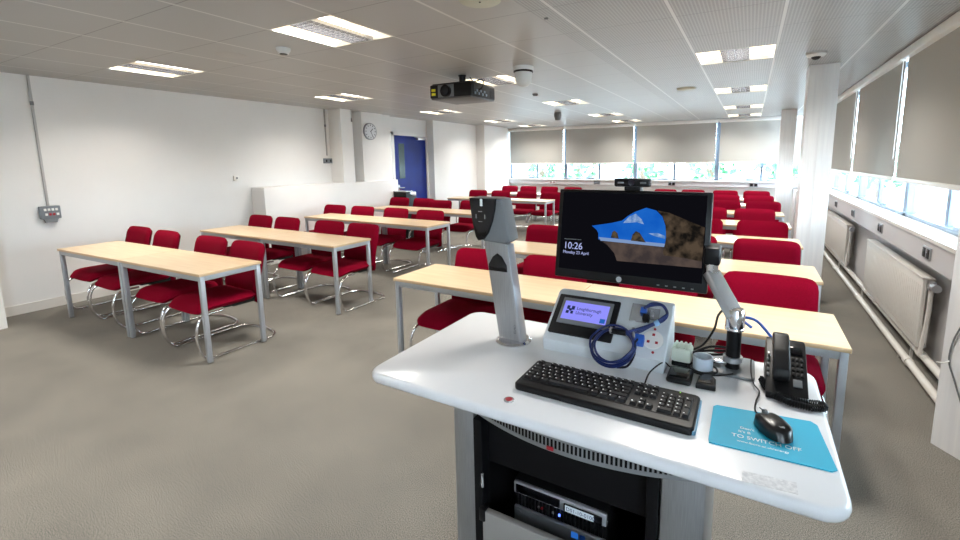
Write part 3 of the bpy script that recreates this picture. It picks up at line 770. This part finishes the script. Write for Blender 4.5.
b.build('front_grille', M['blk'], t, smooth=False)
for k, m_ in ((.08, 'silverlight'), (.09, 'redbtn'), (.125, 'grey'), (.145, 'led')): B().box(PX0+k+.0, PYF-.001, .562, PX0+k+.006, PYF+.004, .568, .001).build('indicator', M[m_], t)
B().box(PX0, PYF, .49, PX1, PYF+.014, .540, .006).build('lower_bezel', M['silverlight'], t)
B().box(PX0+.185, PYF-.002, .515, PX0+.205, PYF+.001, .532).build('badge', M['t_blue'], t, smooth=False)
B().box(PX0+.21, PYF-.002, .515, PX0+.226, PYF+.001, .532).build('badge', M['blueplug'], t, smooth=False)
B().cyl((PX0+.018, PYF-.002, .525), (PX0+.018, PYF+.001, .525), .009, n=16).build('round_logo', M['silverlight'], t)
text('intel', .018, 'badge_text', M['silverlight'], t, T3((PX0+.034-wloc(t).x, PYF-.003-wloc(t).y, .519-wloc(t).z)) @ UPX)
# document camera
t = thing('document_camera', 'silver upright document camera with black shield head on lectern', 'document camera', (-.70, 1.285, LZ))
B().lathe([(.062, 0), (.062, .004), (.055, .010), (.0, .010)], (-.692, 1.283, LZ), 32).build('base_ring', M['chrome'], t)
def slab(pts_f, dy, dz=0):
    b = B(); return b
# leaning arm: wide face to the front, darker side
def lean(z): return -.694-.158*(z-LZ)
b = B()
prof = [(lean(LZ+.008)-.044, LZ+.008), (lean(LZ+.008)+.044, LZ+.008), (lean(1.29)+.046, 1.29), (lean(1.30)+.02, 1.315), (lean(1.30)-.035, 1.315), (lean(1.29)-.046, 1.295)]
b.prism(prof, 1.262, 1.300, 'y', .007, 3); b.build('arm', M['alum'], t)
b = B().prism([(lean(LZ+.01)+.036, LZ+.01), (lean(LZ+.01)+.047, LZ+.01), (lean(1.29)+.050, 1.29), (lean(1.29)+.039, 1.29)], 1.258, 1.304, 'y', .003); b.build('arm_edge', M['silver'], t)
zc = 1.215; xc = lean(zc)
sh = [(xc-.036, zc-.018), (xc+.034, zc-.018), (xc+.032, zc+.005), (xc+.014, zc+.034), (xc-.004, zc+.044), (xc-.020, zc+.032), (xc-.037, zc+.004)]
B().prism(sh, 1.256, 1.266, 'y', .003).build('cable_badge', M['blkgloss'], t)
text('ELMO', .012, 'lettering', M['grey'], t, T3((lean(.99)+.030-wloc(t).x, 1.2605-wloc(t).y, .985-wloc(t).z)) @ UPX @ Matrix.Rotation(PI/2, 4, 'Z'))
# head
hp = [(-.832, 1.447), (-.735, 1.447), (-.712, 1.444), (-.684, 1.308), (-.70, 1.296), (-.780, 1.300), (-.806, 1.308)]
B().prism(hp, 1.245, 1.315, 'y', .006, 3).build('head', M['grey'], t)
hs = [(-.833, 1.446), (-.730, 1.446), (-.734, 1.41), (-.744, 1.37), (-.760, 1.33), (-.778, 1.307), (-.800, 1.302), (-.810, 1.315), (-.820, 1.355), (-.828, 1.405)]
B().prism(hs, 1.236, 1.250, 'y', .003).build('shield', M['blkgloss'], t)
b = B()
for a in range(4):
    cx_, cz_ = -.788+.017*math.cos(a*PI/2), 1.385+.017*math.sin(a*PI/2)
    if a % 2: b.box(cx_-.007, 1.2345, cz_-.001, cx_+.007, 1.236, cz_+.001)
    else: b.box(cx_-.001, 1.2345, cz_-.007, cx_+.001, 1.236, cz_+.007)
b.build('control_marks', M['silverlight'], t, smooth=False)
B().box(-.789, 1.2335, 1.420, -.779, 1.237, 1.444, .002).build('status_lamp', M['inkwhite'], t)
# control console with slanted face
K0, K1 = -.574, -.186
t = thing('control_console', 'white slanted control console with touch panel and socket plates', 'control console', ((K0+K1)/2, 1.36, LZ))
Kp = [(1.268, LZ), (1.262, LZ+.040), (1.412, LZ+.1615), (1.442, LZ+.1615), (1.450, LZ)]
B().prism(Kp, K0, K1, 'x', .007, 3).build('housing', M['console'], t)
# frame on the slanted face: origin lower left, u along x, v up the slope, w out
o3 = Vector((K0, 1.262, LZ+.040)); v3 = (Vector((K0, 1.425, LZ+.172))-o3).normalized(); w3 = Vector((1, 0, 0)).cross(v3)
KM = Matrix(((1, v3.x, w3.x, o3.x), (0, v3.y, w3.y, o3.y), (0, v3.z, w3.z, o3.z), (0, 0, 0, 1)))
VL = (Vector((0, 1.425-1.262, .132))).length
def kb(u0, v0, u1, v1, w0, w1, bev=0): return B().box(u0, v0, w0, u1, v1, w1, bev, mx=KM)
kb(.014, .024, .226, .174, 0, .012, .004).build('touch_panel_bezel', M['blk'], t)
kb(.034, .060, .208, .160, .011, .015, .002).build('inner_bezel', M['grey'], t)
sc = kb(.044, .076, .197, .146, .0145, .0158).build('touch_screen', M['t_lilac'], t, smooth=False)
off = T3(-wloc(t))
text('Loughborough', .0165, 'screen_lettering', M['t_ink'], sc, off @ KM @ T3((.090, .116, .0160)), align='LEFT', sx=.86)
text('University', .0165, 'screen_lettering', M['t_ink'], sc, off @ KM @ T3((.090, .099, .0160)), align='LEFT', sx=.86)
b = B()
for (a0, b0, a1, b1) in ((.056, .120, .066, .134), (.072, .120, .083, .134), (.056, .104, .066, .115), (.072, .104, .081, .115)):
    b.box(a0, b0, .0159, a1, b1, .0163, mx=KM @ T3((.0695, .113, 0)) @ T3((-.0695, -.119, 0)))
b.build('shield_logo', M['t_ink'], sc, smooth=False)
b = B()
for q in ((.067, .118),): b.cyl(KM @ Vector((.0695, .113, .0159)), KM @ Vector((.0695, .113, .0168)), .006, n=4)
b.build('logo_centre', M['t_ink'], sc, smooth=False)
kb(.176, .080, .193, .096, .0159, .0164).build('screen_button', M['t_blue'], sc, smooth=False)
kb(.262, .115, .315, .180, 0, .006, .002).build('socket_plate', M['silverlight'], t)
kb(.315, .130, .350, .172, 0, .005, .002).build('socket_plate', M['silverlight'], t)
SHK = T3((.033, -.010, 0))
b = B(); 
b.cyl(KM @ SHK @ Vector((.312, .072, 0)), KM @ SHK @ Vector((.312, .072, .005)), .030, n=28); b.build('round_socket', M['trimw'], t)
b = B()
for (u, v) in ((.312, .088), (.300, .063), (.324, .063)): b.box(u-.004, v-.004, .005, u+.004, v+.004, .0062, mx=KM @ SHK)
for (u, v) in ((.312, .110), (.318, .032)): b.cyl(KM @ SHK @ Vector((u, v, 0)), KM @ SHK @ Vector((u, v, .002)), .004, n=10)
b.build('socket_holes', M['redbtn'], t)
b = B().box(.262, .145, .004, .280, .168, .028, .003, mx=KM @ SHK); b.build('video_plug', M['blueplug'], t)
B().box(.272, .125, .004, .292, .145, .026, .003, mx=KM @ SHK).build('black_plug', M['blk'], t)
B().box(.292, .140, .004, .302, .165, .022, .003, mx=KM @ SHK).build('silver_plug', M['silver'], t)
# blue cable coil
t = thing('cable_coil', 'coiled navy blue video cable hanging on the control console', 'cable', (-.36, 1.27, LZ+.02))
def kp(u, v, w): return tuple(KM @ SHK @ Vector((u, v, w)))
b = B()
for q, (rad, ox, oy) in enumerate(((.056, 0, 0), (.060, .003, -.003), (.053, .006, .002), (.058, -.002, .004))):
    pts = [kp(.206+ox+rad*1.08*math.cos(a), .013+oy+rad*1.12*math.sin(a), .020+.005*q+(.012 if math.sin(a) < 0 else 0)) for a in [k*2*PI/14+q*.3 for k in range(14)]]
    b.tube(pts, .0034, n=8, sub=3, closed=True)
b.build('coil', M['bluecable'], t)
for q, dw in enumerate((0, .008)):
    B().tube([kp(.245, .062+.006*q, .026+dw), kp(.275, .082+.006*q, .022+dw), kp(.305, .108+.004*q, .024), kp(.335, .130+.006*q, .026+dw), kp(.343, .155, .03), kp(.325, .178, .034), kp(.295, .180-.006*q, .032), kp(.272, .162, .028)], .0046, n=8).build('cable_run', M['bluecable'], t)
B().cyl(kp(.312, .113, .026), kp(.324, .121, .028), .009, n=12).build('cable_tie', mat('pale_blue_tie', (.25, .45, .7), .5), t)
B().cyl(kp(.193, .063, .03), kp(.236, .064, .03), .009, n=12).build('connector_sleeve', M['blk'], t)
B().box(.186, .056, .022, .196, .073, .038, .002, mx=KM @ SHK).build('connector_tip', M['silverlight'], t)
b = B().box(.262, .040, .004, .290, .072, .026, .003, mx=KM @ SHK); b.build('loose_plug', M['blueplug'], t)
B().tube([kp(.276, .06, .02), kp(.268, .035, .03), kp(.274, .0, .03), kp(.262, -.04, .03), kp(.235, -.052, .035)], .0036, n=8).build('thin_lead', M['blk'], t)
B().cyl(kp(.262, .052, .03), kp(.254, .085, .03), .0045, n=8).build('jack_plug', M['silverlight'], t)
# monitor
MW, MH = .512, .318
t = thing('monitor', 'wide black computer monitor showing a beach cave lock screen', 'monitor', (-.353, 1.473, 1.309), rot=(-math.radians(9.1), 0, 0))
b = B().box(-MW/2, 0, -MH/2, MW/2, .028, MH/2, .005); b.build('bezel', M['blk'], t, local=True)
B().box(-MW/2+.04, .026, -MH/2+.04, MW/2-.04, .055, MH/2-.03, .012).build('rear_housing', M['blk'], t, local=True)
SX0, SX1, SZ0, SZ1 = -.240, .240, -.128, .148
scn = B().box(SX0, -.0008, SZ0, SX1, .004, SZ1).build('screen', M['s_black'], t, local=True, smooth=False)
def sp(px, py): return (SX0+.017+(px-100)/585*(SX1-SX0), SZ1-.006-(py-105)/350*(SZ1-SZ0))
def poly(pts, lay, m, name):
    b = B(); b.prism([sp(*p) for p in pts], -.0008-.00025*lay-.0002, -.0008-.00025*lay, 'y'); b.build(name, M[m], scn, local=True, smooth=False)
poly([(218, 245), (300, 228), (345, 215), (370, 192), (395, 175), (440, 155), (480, 165), (505, 190), (518, 225), (524, 270), (520, 308), (250, 303), (248, 275), (240, 262)], 1, 's_sky', 'picture_sky')
poly([(350, 225), (375, 195), (400, 182), (425, 205), (435, 225), (405, 218), (380, 222)], 2, 's_cloud', 'picture_cloud')
poly([(455, 262), (490, 258), (520, 268), (520, 280), (480, 272)], 2, 's_cloud', 'picture_cloud')
poly([(250, 293), (524, 300), (522, 316), (262, 310)], 2, 's_sea', 'picture_sea')
poly([(262, 308), (522, 314), (660, 350), (660, 386), (335, 390), (322, 358), (290, 325)], 3, 's_sand', 'picture_sand')
poly([(303, 292), (308, 268), (316, 260), (330, 270), (337, 294)], 3, 's_rockd', 'picture_rock')
poly([(387, 298), (392, 272), (405, 256), (420, 262), (436, 285), (447, 301)], 3, 's_rockd', 'picture_rock')
poly([(485, 165), (530, 172), (600, 200), (662, 224), (660, 360), (600, 352), (520, 348), (516, 335), (524, 280), (520, 230), (508, 192)], 4, 's_rock', 'picture_cliff')
text('10:26', .034, 'screen_clock', M['s_text'], scn, T3((sp(96, 0)[0], -.003, sp(0, 355)[1])) @ UPX, sx=.95)
text('Monday 23 April', .0150, 'screen_date', M['s_text'], scn, T3((sp(95, 0)[0], -.003, sp(0, 377)[1])) @ UPX, sx=.95)
B().box(sp(98, 0)[0], -.0018, sp(0, 313)[1], sp(175, 0)[0], -.001, sp(0, 310)[1]).build('screen_line', M['grey'], scn, local=True, smooth=False)
B().cyl((-.02, -.001, -MH/2+.014), (-.02, .002, -MH/2+.014), .0095, n=24).build('round_logo', M['silverlight'], t, local=True)
text('hp', .012, 'logo_text', M['grey'], t, T3((-.0265, -.0016, -MH/2+.011)) @ UPX)
for k in range(5): B().box(.105+k*.026, -.001, -MH/2+.009, .113+k*.026, .002, -MH/2+.0125).build('menu_button', M['grey'], t, local=True, smooth=False)
# webcam
t = thing('webcam', 'black bar webcam clipped on top of the monitor', 'webcam', (-.347, 1.50, 1.468))
B().box(-.408, 1.490, 1.478, -.288, 1.522, 1.507, .006).build('body', M['blk'], t)
B().cyl((-.348, 1.487, 1.4925), (-.348, 1.491, 1.4925), .011, n=20).build('lens', M['lens'], t)
b = B().box(-.375, 1.498, 1.464, -.320, 1.53, 1.480, .004); b.box(-.37, 1.525, 1.42, -.325, 1.56, 1.478, .004); b.build('clip', M['blk'], t)
for x in (-.385, -.31): B().box(x-.01, 1.488, 1.489, x+.01, 1.491, 1.495, .001).build('side_mark', M['grey'], t)
# monitor arm
t = thing('chrome_arm_stand', 'chrome jointed arm on a black post with grey base plate, beside monitor', 'arm stand', (-.005, 1.385, LZ))
B().prism(rrect(-.125, 1.330, .045, 1.470, .015), LZ, LZ+.010, 'z', .003).build('base_plate', M['grey'], t)
B().tube([(-.10, 1.40, LZ+.02), (-.07, 1.375, LZ+.022), (-.03, 1.38, LZ+.022), (-.005, 1.385, LZ+.02)], .008).build('clamp_lever', M['chrome'], t)
b = B(); b.cyl((-.014, 1.385, LZ+.01), (-.014, 1.385, 1.09), .0195, n=28); b.build('post', M['blk'], t)
b = B(); b.cyl((-.014, 1.385, LZ+.030), (-.014, 1.385, LZ+.045), .026, n=28); b.build('post_collar', M['silver'], t)
B().lathe([(.022, 0), (.0265, .004), (.0265, .010), (.025, .012)], (-.014, 1.385, 1.073), 28).build('chrome_ring', M['chrome'], t)
B().lathe([(.0255, 0), (.026, .045), (.022, .054), (0, .056)], (-.014, 1.385, 1.085), 28).build('elbow', M['chrome'], t)
b = B()
A, C = Vector((-.016, 1.385, 1.122)), Vector((-.088, 1.455, 1.225))
dr = (C-A).normalized(); sd = dr.cross(Vector((0, 0, 1))).normalized(); up = sd.cross(dr)
RM = Matrix(((sd.x, dr.x, up.x, A.x), (sd.y, dr.y, up.y, A.y), (sd.z, dr.z, up.z, A.z), (0, 0, 0, 1)))
b.box(-.025, -.012, -.016, .025, (C-A).length, .012, .006, 3, mx=RM); b.build('arm_beam', M['silverlight'], t)
B().cyl((-.088, 1.455, 1.205), (-.088, 1.455, 1.250), .019, n=20).build('upper_pivot', M['chrome'], t)
b = B().box(-.112, 1.435, 1.246, -.064, 1.53, 1.302, .009); b.box(-.30, 1.515, 1.262, -.075, 1.54, 1.288, .006); b.box(-.39, 1.50, 1.25, -.29, 1.535, 1.35, .006); b.build('head_joint', M['blk'], t)
B().tube([(-.035, 1.40, 1.14), (-.06, 1.42, 1.10), (-.07, 1.43, 1.05), (-.10, 1.44, .99), (-.14, 1.43, .965)], .0035, n=6).build('cable', M['blk'], t)
for k in range(3): B().tube([(-.03, 1.40, LZ+.06-.01*k), (-.08, 1.395, LZ+.055-.012*k), (-.14, 1.36+.02*k, LZ+.030), (-.17, 1.40, LZ+.012)], .004, n=6).build('cable', M['blk'], t)
tag(B().tube([(.03, 1.44, LZ+.12), (.0, 1.47, LZ+.135), (.045, 1.49, LZ+.125), (.10, 1.50, LZ+.06), (.13, 1.50, LZ+.02), (.15, 1.46, LZ+.008)], .0045, n=8).build('network_cable', M['blueplug'], at=(.03, 1.47, LZ)), 'blue network cable looping behind the phone', 'cable')
# bits beside the console
t = thing('cable_hub', 'pale green-white plastic adapter block behind the tape roll', 'adapter', (-.14, 1.37, LZ))
B().box(-.180, 1.335, LZ+.012, -.122, 1.395, LZ+.058, .010).build('body', M['greenwhite'], t)
B().box(-.178, 1.337, LZ, -.124, 1.393, LZ+.012, .003).build('foot', M['blk'], t)
b = B()
for k in range(4): b.box(-.173+k*.013, 1.338, LZ+.056, -.166+k*.013, 1.388, LZ+.062, .002)
b.build('ribs', M['greenwhite'], t)
b = B(); c = (-.090, 1.335, LZ+.012)
b.lathe([(.0225, 0), (.0275, 0), (.0275, .036), (.0225, .036), (.0225, 0)], c, 28)
tp = tag(b.build('tape_roll', M['tape'], at=(-.09, 1.335, LZ)), 'pale frosted roll of tape beside the monitor post', 'tape roll')
b = B()
for q in range(3): b.tube([(-.09+.036*math.cos(a)*(1+.05*q), 1.335+.03*math.sin(a)*(1+.05*q), LZ+.005+.003*q) for a in [k*2*PI/12 for k in range(12)]], .0028, n=6, sub=3, closed=True)
tag(b.build('coiled_lead', M['blk'], at=(-.09, 1.335, LZ)), 'thin black lead coiled under the tape roll', 'cable')
t = thing('mirrored_dongle', 'square black glossy puck beside the keyboard, left of the two', 'puck', (-.143, 1.262, LZ))
B().box(-.176, 1.222, LZ, -.110, 1.305, LZ+.016, .007, 3).build('body', M['blk'], t)
B().box(-.170, 1.232, LZ+.016, -.116, 1.298, LZ+.0175, .001).build('top_plate', M['blkgloss'], t)
t = thing('mirrored_dongle', 'black puck with rounded back beside the keyboard, right of the two', 'puck', (-.074, 1.258, LZ))
B().prism([(-.098, 1.222), (-.048, 1.226), (-.050, 1.272), (-.062, 1.292), (-.082, 1.292), (-.096, 1.272)], LZ, LZ+.016, 'z', .004, 3).build('body', M['blk'], t)
B().prism([(-.092, 1.232), (-.054, 1.235), (-.056, 1.266), (-.065, 1.284), (-.080, 1.284), (-.090, 1.266)], LZ+.016, LZ+.0175, 'z').build('top_plate', M['blkgloss'], t)
# keyboard
t = thing('keyboard', 'black full size keyboard lying on the white lectern', 'keyboard', (-.303, 1.07, LZ))
KX0, KX1, KY0, KY1 = -.536, -.078, .990, 1.152
b = B().prism(rrect(KX0, KY0, KX1, KY1, .014), LZ, LZ+.020, 'z', .005, 3); b.build('case', M['blk'], t)
B().prism(rrect(KX1-.010, KY0+.004, KX1+.004, KY1-.006, .005), LZ+.002, LZ+.012, 'z', .002).build('side_trim', mat('blue_grey_trim', (.10, .25, .38), .3), t)
B().box(KX0+.012, KY0+.030, LZ+.020, KX1-.012, KY1-.014, LZ+.0215, .001).build('key_well', M['shell'], t)
U = .0187
rows_k = []
def krow(y, items, gaps):
    x = 0
    for w in items:
        if w < 0: x += -w
        else: rows_k.append((x, y, w, 1)); x += w
krow(5.25, [1, -1]+[1]*4+[-.5]+[1]*4+[-.5]+[1]*4+[-.4]+[1]*3, 0)
krow(4, [1]*13+[2, -.4]+[1]*3+[-.4]+[1]*4, 0)
krow(3, [1.5]+[1]*12+[1.5, -.4]+[1]*3+[-.4]+[1]*3, 0)
krow(2, [1.75]+[1]*12+[1.25, -3.8]+[1]*3, 0)
krow(1, [1.25]+[1]*11+[2.75, -1.4, 1, -1.4]+[1]*3, 0)
krow(0, [1.25, 1.25, 1.25, 6.25, 1.25, 1.25, 1.25, 1.25, -.4]+[1]*3+[-.4, 2, 1], 0)
rows_k.append((21.8, 2, 1, 2)); rows_k.append((21.8, 0, 1, 2))
kx = KX0+.014; ky = KY0+.034; sxk = (KX1-KX0-.028)/22.8; syk = (KY1-KY0-.050)/6.25
cache = {}; extra = B(); nk = 0
def keyb(w, h, b=None, ox=0, oy=0):
    b = b or B(); x0, y0, x1, y1 = ox+.0012, oy+.0010, ox+w*sxk-.0012, oy+h*syk-.0010
    i = .0022; v = [b.bm.verts.new(p) for p in ((x0, y0, 0), (x1, y0, 0), (x1, y1, 0), (x0, y1, 0), (x0+i, y0+i, .0075), (x1-i, y0+i, .0075), (x1-i, y1-i*.6, .0075), (x0+i, y1-i*.6, .0075))]
    for q in ((0, 1, 5, 4), (1, 2, 6, 5), (2, 3, 7, 6), (3, 0, 4, 7), (4, 5, 6, 7), (3, 2, 1, 0)): b.bm.faces.new([v[k] for k in q])
    return b
leg = B()
for (x, y, w, h) in rows_k:
    px, py = kx+x*sxk, ky+y*syk; rel = Vector((px, py, LZ+.0215))-wloc(t)
    if nk < 97:
        if (w, h) not in cache: cache[(w, h)] = keyb(w, h).build('key', M['key'], t, local=True, smooth=False); o = cache[(w, h)]
        else: o = cache[(w, h)].copy(); COL.objects.link(o)
        o.location = rel
    else: keyb(w, h, extra, rel.x, rel.y)
    nk += 1
    if w < 3: leg.box(px+.004, py+syk*.48, LZ+.0289, px+.0075, py+syk*.68, LZ+.0293)
bmesh.ops.translate(extra.bm, vec=(0, 0, .0215), verts=extra.bm.verts[:])
if len(extra.bm.verts): ex = extra.build('keys_remaining', M['key'], t, local=True, smooth=False); ex['kind'] = 'stuff'
leg.build('key_legends', M['legend'], t, smooth=False)
text('hp', .008, 'maker_lettering', M['legend'], t, T3((.025, .068, .0206)), sx=1)
B().box(-.128, 1.141, LZ+.020, -.125, 1.144, LZ+.0215).build('indicator_light', M['ledy'], t, smooth=False)
B().tube([(-.22, 1.150, LZ+.012), (-.215, 1.20, LZ+.03), (-.19, 1.27, LZ+.035), (-.175, 1.31, LZ+.006), (-.13, 1.325, LZ+.004), (-.06, 1.315, LZ+.004), (-.01, 1.335, LZ+.012)], .0022, n=6).build('cable', M['blk'], t)
# mouse mat and mouse
t = thing('mouse_mat', 'bright teal mouse mat with white lettering on the lectern', 'mouse mat', (.068, 1.08, LZ))
mat_poly = [(-.048, 1.000), (-.046, .986), (.178, .998), (.188, 1.008), (.172, 1.168), (.160, 1.180), (-.040, 1.156), (-.048, 1.146)]
B().prism(mat_poly, LZ, LZ+.003, 'z', .0006).build('mat', M['teal'], t, smooth=False)
def mt(s_, size, x, y, r=-.03): text(s_, size, 'lettering', M['inkwhite'], t, T3(Vector((x, y, LZ+.0032))-wloc(t)) @ Matrix.Rotation(r, 4, 'Z'), ext=.0001)
mt("Don't", .0125, .013, 1.072, .03); mt("It's B", .0125, .010, 1.056, .03); mt('TO SWITCH OFF', .0178, -.003, 1.033, .045); mt('www.lboro.ac.uk/energy', .0100, .008, 1.017, .03)
t = thing('computer_mouse', 'black computer mouse on the teal mat', 'mouse', (.079, 1.091, LZ+.003), rot=(0, 0, math.radians(33)))
def mw(x, y, z):
    d = z; zz = .018+y*1.0; e = 1-((d)/.062)**2*.35
    return (x*(1+.12*math.cos(d*50)), d, max(0, zz*e if y > 0 else 0.0+max(zz, 0)*.2))
B().pad(.056, .096, .032, .028, 14, mw, 2.4).build('shell', M['mouse'], t, local=True, ang=80)
B().cyl((-.003, .030, .029), (.003, .030, .029), .008, n=14).build('scroll_wheel', M['grey'], t, local=True)
B().box(-.0006, .008, .029, .0006, .050, .0315).build('button_split', M['grey'], t, local=True, smooth=False)
text('hp', .011, 'logo', M['silverlight'], t, T3((-.006, -.032, .0305)))
B().tube([(0, .048, .010), (.01, .08, .006), (.04, .12, .005), (.075, .16, .005), (.085, .20, .006), (.11, .25, .012), (.135, .29, .03)], .002, n=6).build('cable', M['blk'], t, local=True)
# phone
t = thing('desk_phone', 'black desk phone with handset at the right of the lectern', 'phone', (.118, 1.33, LZ))
Pp = [(1.258, LZ), (1.256, LZ+.018), (1.400, LZ+.105), (1.425, LZ+.105), (1.435, LZ)]
B().prism(Pp, .068, .163, 'x', .004, 2).build('base', M['blk'], t)
o4 = Vector((.068, 1.256, LZ+.018)); v4 = (Vector((.068, 1.400, LZ+.105))-o4).normalized(); w4 = Vector((1, 0, 0)).cross(v4)
PM = Matrix(((1, v4.x, w4.x, o4.x), (0, v4.y, w4.y, o4.y), (0, v4.z, w4.z, o4.z), (0, 0, 0, 1)))
# handset: two cups and a grip
hsn = B(); prof = [(.034, .004), (.032, .032), (.046, .044), (.100, .050), (.160, .044), (.176, .032), (.176, .004), (.148, .004), (.138, .022), (.074, .022), (.064, .004)]
hb = bmesh.new()
A1 = [hb.verts.new((.014, p[0], p[1])) for p in prof]; A2 = [hb.verts.new((.053, p[0], p[1])) for p in prof]
fa, fb = hb.faces.new(A1), hb.faces.new(A2)
for i in range(len(prof)): hb.faces.new((A1[i], A1[(i+1) % len(prof)], A2[(i+1) % len(prof)], A2[i]))
bmesh.ops.recalc_face_normals(hb, faces=hb.faces[:])
bmesh.ops.bevel(hb, geom=hb.edges[:], offset=.0055, segments=3, affect='EDGES', profile=.5)
hsn._add(hb, PM); hsn.build('handset', M['shell'], t, ang=60)
for k in range(4): B().box(.002, .050+k*.016, 0, .008, .058+k*.016, .004, .001, mx=PM).build('phone_key', M['grey'], t)
for r_ in range(4):
    for k in range(3): B().box(.060+k*.010, .060+r_*.016, 0, .067+k*.010, .071+r_*.016, .004, .001, mx=PM).build('phone_key', M['key'], t)
B().box(.062, .028, 0, .082, .050, .004, .001, mx=PM).build('phone_key', M['grey'], t)
B().box(.055, .130, 0, .086, .155, .003, .001, mx=PM).build('phone_display', M['blkgloss'], t)
B().box(.004, .110, 0, .010, .120, .010, .001, mx=PM).build('hook_switch', M['silverlight'], t)
path = [Vector(p) for p in ((.060, 1.335, LZ+.014), (.070, 1.295, LZ+.010), (.090, 1.255, LZ+.010), (.125, 1.235, LZ+.010), (.165, 1.232, LZ+.010), (.195, 1.245, LZ+.010), (.192, 1.265, LZ+.010), (.160, 1.252, LZ+.012), (.115, 1.25, LZ+.012), (.09, 1.268, LZ+.016))]
dens = []
for i in range(len(path)-1):
    a, c = path[i], path[i+1]; L = (c-a).length; n = max(2, int(L/.0009))
    for k in range(n): dens.append(a.lerp(c, k/n))
hel = []; s_ = 0
for i in range(len(dens)-1):
    tg = (dens[i+1]-dens[i]); s_ += tg.length; tg.normalize(); u = tg.cross(Vector((0, 0, 1))).normalized(); v = u.cross(tg)
    a = s_/.0055*2*PI; hel.append(dens[i]+.0075*(math.cos(a)*u+math.sin(a)*v))
B().tube(hel, .0021, n=4, sub=1).build('curly_cord', M['blk'], t, ang=80)
